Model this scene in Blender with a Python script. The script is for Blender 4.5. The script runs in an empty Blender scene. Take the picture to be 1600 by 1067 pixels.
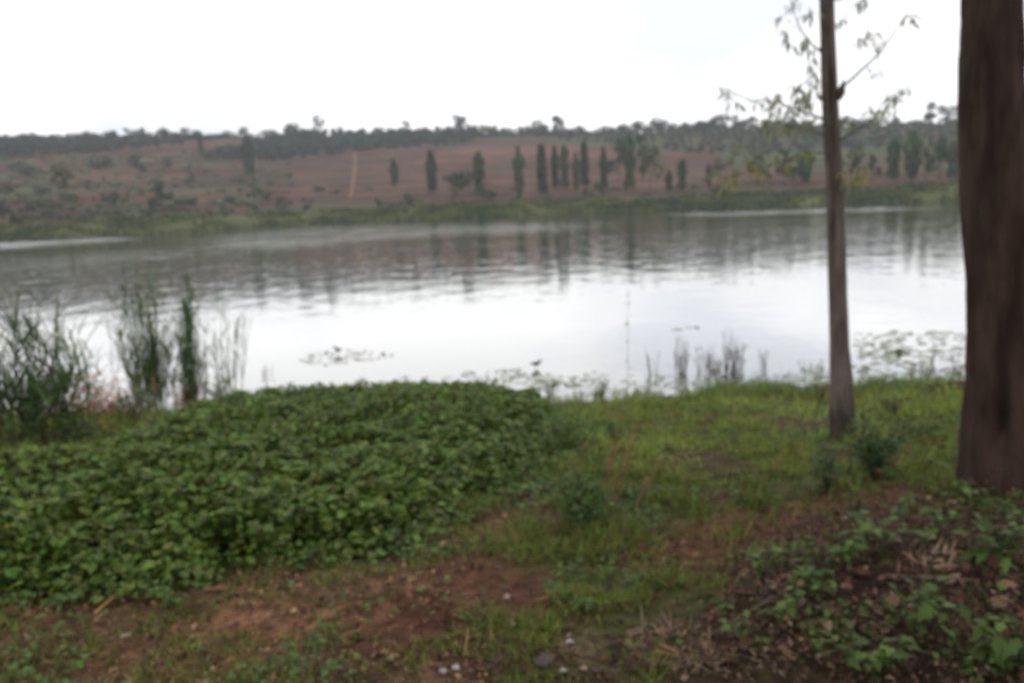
import bpy, math, random
import numpy as np
from mathutils import Matrix, Vector

rng = np.random.default_rng(11)
random.seed(11)
S = bpy.context.scene
COL = S.collection

# ------------------------------------------------------------------ camera, sky, sun, exposure
EYE = 3.6                                   # metres above the lake surface
PITCH, ROLL = math.radians(10.1), math.radians(-2.5)
cam_d = bpy.data.cameras.new('camera')
cam_d.sensor_width = 36.0
cam_d.lens = 28.0
cam_d.clip_start = 0.05
cam_d.clip_end = 6000.0
cam_d.dof.use_dof = True                    # the photograph missed its focus: the lens is focused far too near
cam_d.dof.focus_distance = 0.6
cam_d.dof.aperture_fstop = 28.0 / 4.1
cam = bpy.data.objects.new('camera', cam_d)
COL.objects.link(cam)
CM = Matrix.Translation((0, 0, EYE)) @ Matrix.Rotation(math.pi / 2 - PITCH, 4, 'X') @ Matrix.Rotation(ROLL, 4, 'Z')
cam.matrix_world = CM
S.camera = cam

SUN_EL, SUN_AZ = math.radians(52), math.radians(28)      # azimuth from +Y towards +X
world = bpy.data.worlds.new('World')
S.world = world
world.use_nodes = True
nt = world.node_tree
nt.nodes.clear()
wo = nt.nodes.new('ShaderNodeOutputWorld')
bg = nt.nodes.new('ShaderNodeBackground')
sky = nt.nodes.new('ShaderNodeTexSky')
sky.sky_type = 'NISHITA'
sky.sun_disc = False
sky.sun_elevation = SUN_EL
sky.sun_rotation = SUN_AZ
sky.air_density = 1.0
sky.dust_density = 3.0
tc = nt.nodes.new('ShaderNodeTexCoord')
mp = nt.nodes.new('ShaderNodeMapping')
mp.inputs['Scale'].default_value = (1.6, 1.6, 5.0)
mp.inputs['Rotation'].default_value = (0, 0, math.radians(-24))
nz = nt.nodes.new('ShaderNodeTexNoise')
nz.inputs['Scale'].default_value = 1.5
nz.inputs['Detail'].default_value = 5.0
nz.inputs['Roughness'].default_value = 0.5
rp = nt.nodes.new('ShaderNodeValToRGB')
rp.color_ramp.elements[0].position = 0.34
rp.color_ramp.elements[0].color = (9.8, 10.15, 11.0, 1)
rp.color_ramp.elements[1].position = 0.48
rp.color_ramp.elements[1].color = (13.6, 13.5, 13.6, 1)
mx = nt.nodes.new('ShaderNodeMix')
mx.data_type = 'RGBA'
mx.inputs['Factor'].default_value = 0.93    # thick overcast over a little blue
bg.inputs['Strength'].default_value = 0.105
nt.links.new(tc.outputs['Generated'], mp.inputs['Vector'])
nt.links.new(mp.outputs['Vector'], nz.inputs['Vector'])
nt.links.new(nz.outputs['Fac'], rp.inputs['Fac'])
nt.links.new(sky.outputs['Color'], mx.inputs['A'])
nt.links.new(rp.outputs['Color'], mx.inputs['B'])
nt.links.new(mx.outputs['Result'], bg.inputs['Color'])
nt.links.new(bg.outputs['Background'], wo.inputs['Surface'])

sun_d = bpy.data.lights.new('sun', 'SUN')
sun_d.energy = 0.8
sun_d.angle = math.radians(25)
sun_d.color = (1.0, 0.95, 0.88)
sun = bpy.data.objects.new('sun', sun_d)
COL.objects.link(sun)
sd = Vector((math.sin(SUN_AZ) * math.cos(SUN_EL), math.cos(SUN_AZ) * math.cos(SUN_EL), math.sin(SUN_EL)))
sun.rotation_euler = sd.to_track_quat('Z', 'Y').to_euler()
sun.location = (0, 0, 60)

S.view_settings.view_transform = 'Standard'
S.view_settings.look = 'None'
S.view_settings.exposure = 0.0
S.view_settings.gamma = 1.0
S.view_settings.use_curve_mapping = False
S.render.engine = 'CYCLES'
S.cycles.use_denoising = True
S.cycles.max_bounces = 6
S.cycles.diffuse_bounces = 3
S.cycles.glossy_bounces = 3
S.cycles.transmission_bounces = 3
S.cycles.volume_bounces = 1
S.cycles.sample_clamp_indirect = 4.0
S.cycles.filter_width = 2.0

# ------------------------------------------------------------------ rays between photograph pixels and the place
F = 28.0 / 36.0 * 1600.0
RM = np.array(CM.to_3x3())
CAM = np.array([0.0, 0.0, EYE])


def ray(px, py):
    d = np.array([(px - 800.0) / F, -(py - 533.5) / F, -1.0])
    return RM @ d


def project(P):
    d = (P - CAM) @ RM
    w = np.where(-d[:, 2] > 1e-3, -d[:, 2], 1e-3)
    return 800 + F * d[:, 0] / w, 533.5 - F * d[:, 1] / w


def at(px, py, Y):
    """point of the view ray at forward distance Y"""
    d = ray(px, py)
    return CAM + d * (Y / d[1])


# ------------------------------------------------------------------ noise
def vnoise(x, y, seed=0):
    xi = np.floor(x).astype(np.int64); yi = np.floor(y).astype(np.int64)
    fx = x - xi; fy = y - yi
    fx = fx * fx * (3 - 2 * fx); fy = fy * fy * (3 - 2 * fy)

    def h(a, b):
        n = (a * 374761393 + b * 668265263 + seed * 2147483647) & 0xFFFFFFFF
        n = ((n ^ (n >> 13)) * 1274126177) & 0xFFFFFFFF
        return ((n ^ (n >> 16)) & 0xFFFF) / 65535.0
    return (h(xi, yi) * (1 - fx) + h(xi + 1, yi) * fx) * (1 - fy) + (h(xi, yi + 1) * (1 - fx) + h(xi + 1, yi + 1) * fx) * fy


def fbm(x, y, o=4, seed=0):
    s = 0; a = 0.5; t = 0
    for k in range(o):
        s = s + a * vnoise(x * 2 ** k + 17.3 * k, y * 2 ** k - 9.1 * k, seed + k); t += a; a *= 0.5
    return s / t


def inpoly(x, y, poly):
    r = np.zeros(x.shape, bool)
    n = len(poly)
    for i in range(n):
        x0, y0 = poly[i]; x1, y1 = poly[(i + 1) % n]
        c = ((y0 > y) != (y1 > y))
        with np.errstate(divide='ignore', invalid='ignore'):
            r ^= c & (x < (x1 - x0) * (y - y0) / (y1 - y0 + 1e-12) + x0)
    return r


def sstep(a, b, x):
    t = np.clip((x - a) / (b - a), 0, 1)
    return t * t * (3 - 2 * t)


# ------------------------------------------------------------------ terrain heights
SHORE = [(-200, 392), (0, 377), (100, 374), (200, 367), (300, 361), (400, 355), (500, 350), (600, 345), (700, 342),
         (800, 338), (900, 333), (1000, 331), (1150, 325), (1300, 320), (1500, 312), (1800, 297)]
CREST = [(-200, 225), (0, 221), (150, 218), (250, 214), (330, 212), (420, 213), (470, 215), (600, 213), (740, 210), (850, 207),
         (1000, 208), (1200, 201), (1400, 197), (1600, 191), (1800, 186)]


def azel(pts):
    a = []; e = []
    for p in pts:
        d = ray(*p)
        a.append(math.atan2(d[0], d[1])); e.append(d[2] / math.hypot(d[0], d[1]))
    return np.array(a), np.array(e)


SA, SE = azel(SHORE)
CA, CE = azel(CREST)
BANK = 20.0


def shore_r(az):
    e = np.interp(az, SA, SE)
    return -EYE / e + 5 * (vnoise(az * 25, az * 0 + 3, 5) - .5)


def hill_e(az, r):
    """elevation tangent of the far hillside seen from the camera"""
    ds = shore_r(az)
    e0 = -EYE / ds
    e1 = np.interp(az, CA, CE)
    s = r - ds
    L = 380.0
    lo = e0 + (e0 * 0.30 - e0) * np.clip(s / BANK, 0, 1)
    mid = e0 * 0.30 + (0.006 - e0 * 0.30) * np.clip((s - BANK) / 45.0, 0, 1)
    up = 0.006 + (e1 - 0.006) * np.clip((s - BANK - 45) / (L - BANK - 45), 0, 1) ** 0.92
    return np.where(s < BANK, lo, np.where(s < BANK + 45, mid, up)), s, L


def hill_z(az, r):
    e, s, L = hill_e(az, r)
    z = EYE + r * e
    x = r * np.sin(az); y = r * np.cos(az)
    z = z + np.clip(s / 40, 0, 1) * 1.6 * (fbm(x / 22, y / 22, 3, 9) - .5)
    rc = shore_r(az) + L
    zc = EYE + rc * np.interp(az, CA, CE)
    z = np.where(s > L, zc - (r - rc) * 0.035, z)
    return np.where(s < 0, -2.5, z)


KY = [-6, 0, 2.5, 5.5, 8, 9.5, 10.5, 12.5, 14, 18, 30]
KR = [2.2, 2.05, 1.98, 1.50, 1.10, .85, .66, .27, 0.0, -.8, -1.6]
KL = [2.2, 2.05, 1.98, 1.60, 1.32, 1.14, .92, .30, 0.0, -.8, -1.6]


def near_z(x, y):
    yy = y + 0.35 * (vnoise(x / 1.7, y * 0 + 2, 3) - .5) * np.clip((y - 9) / 3, 0, 1)
    w = sstep(-0.6, 1.4, x)
    z = np.interp(yy, KY, KR) * w + np.interp(yy, KY, KL) * (1 - w)
    n = 0.16 * (fbm(x / 1.3, y / 1.3, 3, 21) - .5) + 0.05 * (fbm(x / .22, y / .22, 3, 33) - .5)
    # low heap of litter and cuttings by the big trunk
    h = 0.22 * np.exp(-(((x - 1.75) / .75) ** 2 + ((y - 3.2) / .9) ** 2))
    return z + n * sstep(16, 12, y) + h


def ground_z(x, y):
    return near_z(np.asarray(x, float), np.asarray(y, float))


def hit(px, py):
    """where a view ray meets the near bank (or the water)"""
    d = ray(px, py)
    t = np.concatenate([np.linspace(.6, 25, 2500), np.linspace(25, 150, 1500)])
    P = CAM + d[None, :] * t[:, None]
    z = np.maximum(ground_z(P[:, 0], P[:, 1]), 0.0)
    k = np.argmax(P[:, 2] <= z)
    return np.array([P[k, 0], P[k, 1], z[k]])


def hit_hill(px, py):
    d = ray(px, py)
    az = math.atan2(d[0], d[1]); e = d[2] / math.hypot(d[0], d[1])
    r = np.linspace(60, 620, 2800)
    zz = hill_z(np.full_like(r, az), r)
    k = np.argmax(zz >= EYE + r * e) if np.any(zz >= EYE + r * e) else int(np.argmax((zz - EYE) / r))
    return np.array([r[k] * math.sin(az), r[k] * math.cos(az), zz[k]])


# ------------------------------------------------------------------ mesh helpers
class MB:
    def __init__(s):
        s.V = []; s.T = []; s.Q = []; s.C = []; s.n = 0

    def add(s, V, tris=None, quads=None, col=(.1, .1, .1)):
        V = np.asarray(V, np.float32).reshape(-1, 3)
        if tris is not None and len(tris): s.T.append(np.asarray(tris, np.int64) + s.n)
        if quads is not None and len(quads): s.Q.append(np.asarray(quads, np.int64) + s.n)
        c = np.asarray(col, np.float32)
        if c.ndim == 1: c = np.tile(c, (len(V), 1))
        s.V.append(V); s.C.append(c); s.n += len(V)
        return s

    def mesh(s, name, mat, smooth=False):
        V = np.concatenate(s.V); C = np.concatenate(s.C)
        T = np.concatenate(s.T) if s.T else np.zeros((0, 3), np.int64)
        Q = np.concatenate(s.Q) if s.Q else np.zeros((0, 4), np.int64)
        me = bpy.data.meshes.new(name)
        me.vertices.add(len(V)); me.vertices.foreach_set('co', V.ravel())
        nl = T.size + Q.size
        me.loops.add(nl)
        me.loops.foreach_set('vertex_index', np.concatenate([T.ravel(), Q.ravel()]).astype(np.int32))
        nf = len(T) + len(Q)
        me.polygons.add(nf)
        st = np.concatenate([np.arange(len(T)) * 3, T.size + np.arange(len(Q)) * 4]).astype(np.int32)
        me.polygons.foreach_set('loop_start', st)
        me.polygons.foreach_set('use_smooth', np.full(nf, smooth))
        me.update(calc_edges=True)
        a = me.attributes.new('Col', 'FLOAT_COLOR', 'POINT')
        a.data.foreach_set('color', np.concatenate([C, np.ones((len(C), 1), np.float32)], 1).ravel())
        me.materials.append(mat)
        return me

    def build(s, name, mat, parent=None, smooth=False):
        o = bpy.data.objects.new(name, s.mesh(name, mat, smooth))
        COL.objects.link(o)
        if parent is not None: o.parent = parent
        return o


def tag(o, label=None, cat=None, group=None, kind=None):
    if label: o['label'] = label
    if cat: o['category'] = cat
    if group: o['group'] = group
    if kind: o['kind'] = kind
    return o


def empty(name, loc, rz=0.0):
    o = bpy.data.objects.new(name, None)
    o.empty_display_size = .1
    COL.objects.link(o)
    o.location = loc; o.rotation_euler = (0, 0, rz)
    return o


def child(name, me, parent):
    o = bpy.data.objects.new(name, me)
    COL.objects.link(o)
    o.parent = parent
    return o


LEAF = (np.array([(0, 0, 0), (.4, .5, .1), (.4, -.5, .1), (.45, 0, 0), (1, 0, -.14)]), [(0, 3, 1), (0, 2, 3), (1, 3, 4), (3, 2, 4)], None)
SLIM = (np.array([(0, 0, 0), (.45, .5, .02), (.45, -.5, .02), (1, 0, -.12)]), [(0, 2, 1), (1, 2, 3)], None)
BLADE = (np.array([(0, -.5, 0), (0, .5, 0), (.5, .42, -.05), (.5, -.42, -.05), (1, 0, -.28)]), [(3, 2, 4)], [(0, 3, 2, 1)])
REED = (np.array([(0, -.5, 0), (0, .5, 0), (.4, .6, -.01), (.4, -.6, -.01), (.75, .45, -.07), (.75, -.45, -.07), (1, 0, -.22)]), [(5, 4, 6)],
        [(0, 3, 2, 1), (3, 5, 4, 2)])
CARD = (np.array([(-.5, -.1, 0), (-.1, -.5, .06), (.5, -.15, 0), (.3, .45, -.05), (-.3, .4, .05)]), [(0, 1, 2), (0, 2, 3), (0, 3, 4)], None)
LOBED = (np.array([(0, 0, 0), (.2, .26, .03), (.36, .19, .0), (.55, .37, .05), (.68, .19, .0), (1, 0, -.16),
                   (.68, -.19, .0), (.55, -.37, .05), (.36, -.19, .0), (.2, -.26, .03)]),
         [(0, 2, 1), (0, 9, 8), (0, 8, 2), (2, 4, 3), (2, 6, 4), (2, 8, 6), (8, 7, 6), (4, 6, 5)], None)


def scatter(mb, tpl, P, head, pitch, roll, L, W, col):
    """many small leaves or blades at once"""
    tv, tt, tq = tpl
    P = np.asarray(P, float); N = len(P)
    if N == 0: return
    head = np.broadcast_to(head, N); pitch = np.broadcast_to(pitch, N); roll = np.broadcast_to(roll, N)
    L = np.broadcast_to(L, N); W = np.broadcast_to(W, N)
    f = np.stack([np.cos(head) * np.cos(pitch), np.sin(head) * np.cos(pitch), np.sin(pitch)], 1)
    s0 = np.stack([-np.sin(head), np.cos(head), np.zeros(N)], 1)
    n0 = np.cross(f, s0)
    s = s0 * np.cos(roll)[:, None] + n0 * np.sin(roll)[:, None]
    n = np.cross(f, s)
    V = P[:, None, :] + f[:, None, :] * (tv[None, :, 0, None] * L[:, None, None]) \
        + s[:, None, :] * (tv[None, :, 1, None] * W[:, None, None]) + n[:, None, :] * (tv[None, :, 2, None] * L[:, None, None])
    k = len(tv)
    off = np.arange(N)[:, None, None] * k
    T = (np.array(tt)[None] + off).reshape(-1, 3) if tt is not None else None
    Q = (np.array(tq)[None] + off).reshape(-1, 4) if tq is not None else None
    c = np.asarray(col, float)
    if c.ndim == 1: c = np.tile(c, (N, 1))
    mb.add(V.reshape(-1, 3), T, Q, np.repeat(c, k, 0))


def tube(mb, pts, rad, n=6, col=(.1, .08, .06), cap=True):
    pts = np.asarray(pts, float); m = len(pts)
    rad = np.broadcast_to(rad, m)
    tang = np.gradient(pts, axis=0)
    tang /= np.linalg.norm(tang, axis=1)[:, None] + 1e-9
    ref = np.array([1.0, 0, 0]) if abs(tang[0, 0]) < .8 else np.array([0, 1.0, 0])
    V = []
    for i in range(m):
        u = np.cross(tang[i], ref); u /= np.linalg.norm(u) + 1e-9
        v = np.cross(tang[i], u)
        a = np.arange(n) * 2 * math.pi / n
        V.append(pts[i] + rad[i] * (np.cos(a)[:, None] * u + np.sin(a)[:, None] * v))
    V = np.concatenate(V)
    Q = [(i * n + j, i * n + (j + 1) % n, (i + 1) * n + (j + 1) % n, (i + 1) * n + j) for i in range(m - 1) for j in range(n)]
    T = []
    if cap:
        V = np.concatenate([V, pts[-1:]])
        T = [((m - 1) * n + j, (m - 1) * n + (j + 1) % n, m * n) for j in range(n)]
    mb.add(V, T, Q, col)


def bent(a, b, sag=0.1, k=6):
    """a line of points from a to b with a bow"""
    a = np.asarray(a, float); b = np.asarray(b, float)
    t = np.linspace(0, 1, k)[:, None]
    L = np.linalg.norm(b - a)
    off = np.array([rng.normal() * .4, rng.normal() * .4, 1.0]) * sag * L
    return a + (b - a) * t + off * (4 * t * (1 - t)) * .5


def jit(base, N, v=.25, hue=.1):
    base = np.asarray(base, float)
    k = np.clip(rng.normal(1, v, (N, 1)), .4, 1.9)
    return np.clip(base * k * (1 + rng.normal(0, hue, (N, 3))), .004, .9)


# ------------------------------------------------------------------ materials
def new_mat(name):
    m = bpy.data.materials.new(name)
    m.use_nodes = True
    t = m.node_tree
    t.nodes.clear()
    out = t.nodes.new('ShaderNodeOutputMaterial')
    return m, t, out


def node(t, kind, **kw):
    n = t.nodes.new(kind)
    for k, v in kw.items():
        if k in n.inputs: n.inputs[k].default_value = v
        else: setattr(n, k, v)
    return n


def attr_mat(name, rough=.8, scale=8.0, amount=.5, bump=0.0, bscale=30.0, spec=.3, translucent=0.0, stretch=(1, 1, 1), bdist=.02):
    """the mesh's own colour times a grain, with fine relief"""
    m, t, out = new_mat(name)
    at_ = node(t, 'ShaderNodeAttribute', attribute_name='Col')
    tcn = node(t, 'ShaderNodeTexCoord')
    mpn = node(t, 'ShaderNodeMapping'); mpn.inputs['Scale'].default_value = stretch
    t.links.new(tcn.outputs['Object'], mpn.inputs['Vector'])
    n1 = node(t, 'ShaderNodeTexNoise', Scale=scale, Detail=6.0, Roughness=.65)
    t.links.new(mpn.outputs['Vector'], n1.inputs['Vector'])
    mr = node(t, 'ShaderNodeMapRange')
    mr.inputs['From Min'].default_value = .3; mr.inputs['From Max'].default_value = .7
    mr.inputs['To Min'].default_value = 1 - amount; mr.inputs['To Max'].default_value = 1 + amount
    t.links.new(n1.outputs['Fac'], mr.inputs['Value'])
    mu = node(t, 'ShaderNodeVectorMath', operation='MULTIPLY')
    t.links.new(at_.outputs['Color'], mu.inputs[0]); t.links.new(mr.outputs['Result'], mu.inputs[1])
    pb = node(t, 'ShaderNodeBsdfPrincipled', Roughness=rough)
    pb.inputs['Specular IOR Level'].default_value = spec
    t.links.new(mu.outputs['Vector'], pb.inputs['Base Color'])
    if bump:
        n2 = node(t, 'ShaderNodeTexNoise', Scale=bscale, Detail=5.0, Roughness=.6)
        t.links.new(mpn.outputs['Vector'], n2.inputs['Vector'])
        bm = node(t, 'ShaderNodeBump', Strength=bump, Distance=bdist)
        t.links.new(n2.outputs['Fac'], bm.inputs['Height'])
        t.links.new(bm.outputs['Normal'], pb.inputs['Normal'])
    sh = pb.outputs['BSDF']
    if translucent:
        tr = node(t, 'ShaderNodeBsdfTranslucent')
        t.links.new(mu.outputs['Vector'], tr.inputs['Color'])
        mixs = node(t, 'ShaderNodeMixShader', Fac=translucent)
        t.links.new(sh, mixs.inputs[1]); t.links.new(tr.outputs['BSDF'], mixs.inputs[2])
        sh = mixs.outputs['Shader']
    t.links.new(sh, out.inputs['Surface'])
    return m


M_soil = attr_mat('soil', .95, 11, .65, 1.0, 30, .06, bdist=.05)
M_hill = attr_mat('hill_soil', .97, .09, .32, 0, 30, .05)
M_leaf = attr_mat('leaf', .5, 20, .2, 0, 30, .16, .22)
M_grass = attr_mat('grass_blade', .75, 3, .25, 0, 30, .06, .25)
M_spray = attr_mat('hanging_leaf', .5, 20, .2, 0, 30, .2, .5)
M_pad = attr_mat('lily_leaf', .28, 12, .25, 0, 30, .6, .1)
M_far = attr_mat('far_foliage', .8, .6, .3, 0, 30, .1, .12)
M_bark = attr_mat('bark', .92, 11, .55, 1.0, 17, .08, stretch=(1, 1, .2), bdist=.05)
M_dry = attr_mat('dry_plant', .85, 18, .3, 0, 30, .12, .1)
M_stone = attr_mat('stone', .85, 14, .3, .5, 40, .2)
M_wall = attr_mat('plaster', .9, 1.5, .1)
M_roof = attr_mat('metal_roof', .45, 2, .1, 0, 30, .5)

# water: dark lake, ruffled where the wind touches it
M_water, t, out = new_mat('lake_water')
tcn = node(t, 'ShaderNodeTexCoord')
ar = node(t, 'ShaderNodeAttribute', attribute_name='ruffle')
mpn = node(t, 'ShaderNodeMapping'); mpn.inputs['Scale'].default_value = (1, .75, 1); mpn.inputs['Rotation'].default_value = (0, 0, .25)
t.links.new(tcn.outputs['Object'], mpn.inputs['Vector'])
w1 = node(t, 'ShaderNodeTexNoise', Scale=.55, Detail=3.0, Roughness=.55)
w2 = node(t, 'ShaderNodeTexNoise', Scale=2.6, Detail=2.0, Roughness=.5)
for w in (w1, w2): t.links.new(mpn.outputs['Vector'], w.inputs['Vector'])
wm = node(t, 'ShaderNodeMath', operation='MULTIPLY_ADD'); wm.inputs[1].default_value = .22
t.links.new(w2.outputs['Fac'], wm.inputs[0]); t.links.new(w1.outputs['Fac'], wm.inputs[2])
bm = node(t, 'ShaderNodeBump', Distance=.55)
t.links.new(wm.outputs['Value'], bm.inputs['Height'])
t.links.new(ar.outputs['Fac'], bm.inputs['Strength'])
rg = node(t, 'ShaderNodeMapRange'); rg.inputs['To Min'].default_value = .004; rg.inputs['To Max'].default_value = .16
t.links.new(ar.outputs['Fac'], rg.inputs['Value'])
gl = node(t, 'ShaderNodeBsdfGlossy'); gl.inputs['Color'].default_value = (.93, .93, .92, 1)
t.links.new(rg.outputs['Result'], gl.inputs['Roughness'])
t.links.new(bm.outputs['Normal'], gl.inputs['Normal'])
df = node(t, 'ShaderNodeBsdfDiffuse'); df.inputs['Color'].default_value = (.055, .06, .045, 1)
fr = node(t, 'ShaderNodeFresnel', IOR=1.9)
fm = node(t, 'ShaderNodeMapRange'); fm.inputs['From Min'].default_value = 0.05; fm.inputs['From Max'].default_value = .45
fm.inputs['To Min'].default_value = .12; fm.inputs['To Max'].default_value = .86
t.links.new(fr.outputs['Fac'], fm.inputs['Value'])
mxs = node(t, 'ShaderNodeMixShader')
t.links.new(fm.outputs['Result'], mxs.inputs['Fac'])
t.links.new(df.outputs['BSDF'], mxs.inputs[1]); t.links.new(gl.outputs['BSDF'], mxs.inputs[2])
t.links.new(mxs.outputs['Shader'], out.inputs['Surface'])

# ------------------------------------------------------------------ ground, hillside, water
AZ = np.concatenate([np.radians(np.arange(-180, -38, 3.0)), np.radians(np.arange(-38, 38, .2)), np.radians(np.arange(38, 180, 3.0))])


def polar(R):
    A, RR = np.meshgrid(AZ, R, indexing='ij')
    na, nr = A.shape
    i = np.arange(na)[:, None]; j = np.arange(nr - 1)[None, :]
    i2 = (i + 1) % na
    Q = np.stack([i * nr + j, i * nr + j + 1, i2 * nr + j + 1, i2 * nr + j], -1).reshape(-1, 4)[:, ::-1]
    return A.ravel(), RR.ravel(), Q


FIELD = [(-1500, 1010), (-700, 975), (0, 935), (200, 915), (330, 905), (480, 880), (590, 840), (680, 805), (745, 765), (820, 745), (850, 700),
         (866, 655), (840, 618), (600, 618), (380, 630), (230, 672), (120, 722), (-700, 770), (-1500, 815)]
SOIL_A = [(-300, 950), (200, 920), (500, 880), (620, 850), (700, 810), (770, 800), (790, 850), (740, 900), (740, 960), (720, 985), (780, 1010), (760, 1150), (-400, 1150), (-2500, 1300), (-2500, 1050)]
SOIL_B = [(940, 870), (1060, 815), (1200, 785), (1420, 755), (1500, 790), (1330, 830), (1200, 850), (1120, 885), (1020, 895)]
LITTER = [(1060, 1080), (1090, 985), (1120, 900), (1190, 845), (1330, 790), (1480, 770), (1900, 760), (1900, 1200)]
SOIL_D = [(1000, 715), (1100, 700), (1240, 725), (1260, 745), (1120, 748), (1020, 735)]
SOIL_T = [(320, 990), (480, 945), (580, 955), (540, 1010), (420, 1075), (250, 1065)]
SOIL_E = [(760, 1000), (1000, 1010), (1010, 1080), (700, 1080)]
RPATH = [(640, 930), (830, 880), (850, 940), (800, 985), (690, 990), (600, 960)]


def wobble(px, py, x, y, a=44):
    sc = np.clip(5.0 / np.maximum(y, 1), .3, 2.0)
    return px + a * sc * (fbm(x * 2.2, y * 2.2, 3, 41) - .5) * 2, py + a * .6 * sc * (fbm(x * 2.2 + 50, y * 2.2, 3, 43) - .5) * 2


def masks(x, y):
    P = np.stack([x, y, ground_z(x, y)], 1)
    px, py = project(P)
    ok = y > 1.0
    qx, qy = wobble(px, py, x, y)
    m = {k: inpoly(qx, qy, v) & ok for k, v in (('field', FIELD), ('a', SOIL_A), ('b', SOIL_B), ('lit', LITTER), ('d', SOIL_D), ('e', SOIL_E), ('p', RPATH), ('t', SOIL_T))}
    return m, px, py


R1 = np.concatenate([[.02, .2], .4 * 1.0135 ** np.arange(345)])
R1 = R1[R1 < 40]; R1[-1] = 40.0
A, R, Q = polar(R1)
x = R * np.sin(A); y = R * np.cos(A)
z = near_z(x, y)
m, px, py = masks(x, y)
sm = {k: v.astype(float) / 9 for k, v in m.items()}
for q in range(8):
    d_ = rng.uniform(.05, .45)
    mm = masks(x + d_ * math.cos(q * 2.3), y + d_ * math.sin(q * 2.3))[0]
    for k in sm: sm[k] = sm[k] + mm[k] / 9
G0, SO, LI = np.array([.060, .070, .026]), np.array([.150, .068, .042]), np.array([.052, .032, .024])
C = np.tile(G0, (len(x), 1))
n1 = fbm(x * 1.4, y * 1.4, 4, 71)
soily = sstep(.54, .64, n1)[:, None]
C = C * (1 - soily * .75) + np.array([.085, .048, .032]) * soily * .75
for k, c, wgt in (('a', SO * .85, .68), ('b', SO * .85, .95), ('lit', LI, .95), ('d', np.array([.055, .038, .034]), .3), ('e', np.array([.085, .05, .034]), .7), ('p', SO * .72, .8), ('t', np.array([.21, .105, .06]), .75),
                  ('field', np.array([.06, .04, .025]), 1.0)):
    w = (np.clip(sm[k] + .5 * (fbm(x * 5, y * 5, 3, 79) - .5), 0, 1) * (sm[k] > 0))[:, None] * wgt
    C = C * (1 - w) + c * w
pebble = (fbm(x * 9, y * 9, 2, 77) > .68) & (m['a'] | m['b'] | m['e'])
C[pebble] *= 1.5
g = MB().add(np.stack([x, y, z], 1), None, Q, C).build('ground', M_soil, smooth=True)
tag(g, 'reddish bank of soil and short grass sloping to the lake', kind='structure')

# hillside beyond the lake
R2 = np.concatenate([np.linspace(40, 120, 8), np.linspace(122, 215, 60), np.linspace(217.5, 560, 120), np.linspace(575, 1300, 20)])
A, R, Q = polar(R2)
x = R * np.sin(A); y = R * np.cos(A)
z = np.where(np.abs(A) > math.pi / 2, np.maximum(near_z(x, y), hill_z(A, R)), hill_z(A, R))
z = np.where(R < 41, near_z(x, y), z)
px, py = project(np.stack([x, y, z], 1))
px = np.where(y > 1, px, -9999)
sdist = R - shore_r(A)
OLIVE = np.array([.070, .070, .038]); RED = np.array([.080, .028, .020]); REDL = np.array([.118, .046, .031]); DRED = np.array([.058, .022, .019])
GREEN = np.array([.058, .082, .033]); DGREEN = np.array([.035, .05, .032])
C = np.tile(OLIVE, (len(x), 1))
nn = fbm(x / 16, y / 30, 4, 101)
w = (sstep(.50, .58, nn) * np.where(px < 400, .45, 1))[:, None]; C = C * (1 - w * .65) + RED * w * .65
nn2 = fbm(x / 9, y / 14, 3, 131)
w = sstep(.56, .66, nn2)[:, None]; C = C * (1 - w * .6) + GREEN * .8 * w * .6
qx = px + 12 * (fbm(x / 7, y / 7, 3, 55) - .5); qy = py + 7 * (fbm(x / 9 + 20, y / 9, 3, 57) - .5)
PATCH = [
    (RED, [(390, 305), (430, 268), (520, 246), (640, 234), (760, 222), (850, 222), (1010, 236), (1140, 258), (1160, 296), (1000, 302), (800, 310), (560, 320), (430, 325)]),
    (REDL, [(540, 240), (760, 226), (960, 232), (1000, 246), (760, 250), (560, 268), (440, 285), (460, 268)]),
    (DRED, [(400, 262), (470, 246), (700, 232), (720, 244), (540, 258), (420, 276)]),
    (DRED, [(560, 312), (800, 304), (1100, 296), (1120, 303), (820, 314), (600, 322)]),
    (RED * 1.1, [(640, 268), (960, 262), (960, 272), (640, 280)]),
    (DGREEN, [(325, 252), (400, 228), (440, 213), (520, 208), (745, 204), (738, 228), (640, 232), (540, 240), (440, 254), (390, 268)]),
    (REDL, [(185, 238), (250, 228), (320, 214), (392, 211), (430, 222), (330, 240), (215, 250)]),
    (RED, [(50, 266), (100, 256), (170, 254), (300, 254), (380, 248), (395, 262), (330, 278), (150, 276), (60, 276)]),
    (DRED, [(25, 338), (60, 322), (115, 320), (155, 340), (145, 350), (40, 358), (10, 352)]),
    (DRED * 1.2, [(175, 295), (260, 282), (392, 284), (392, 300), (300, 303), (205, 312), (120, 316)]),
    (GREEN * 1.15, [(120, 338), (165, 328), (205, 330), (180, 338), (140, 342)]),
    (GREEN, [(205, 315), (265, 302), (345, 300), (340, 312), (240, 320)]),
    (GREEN * .9, [(40, 250), (150, 235), (200, 236), (170, 250), (60, 262)]),
    (GREEN * .85, [(180, 288), (230, 276), (270, 278), (230, 290)]),
    (GREEN * .75, [(745, 206), (840, 204), (1010, 214), (1150, 222), (1190, 206), (1500, 190), (1500, 235), (1280, 238), (1150, 250), (1010, 236), (850, 222), (760, 222)]),
    (RED, [(1300, 214), (1380, 202), (1500, 202), (1500, 216), (1380, 216)]),
    (RED * 1.05, [(1040, 236), (1120, 236), (1140, 262), (1040, 256)]),
    (GREEN * .85, [(1120, 236), (1500, 234), (1500, 266), (1300, 272), (1150, 266)]),
    (RED, [(1330, 250), (1420, 246), (1400, 275), (1320, 282)]),
    (RED * .9, [(1150, 262), (1290, 268), (1500, 270), (1500, 286), (1150, 298)]),
]
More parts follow.
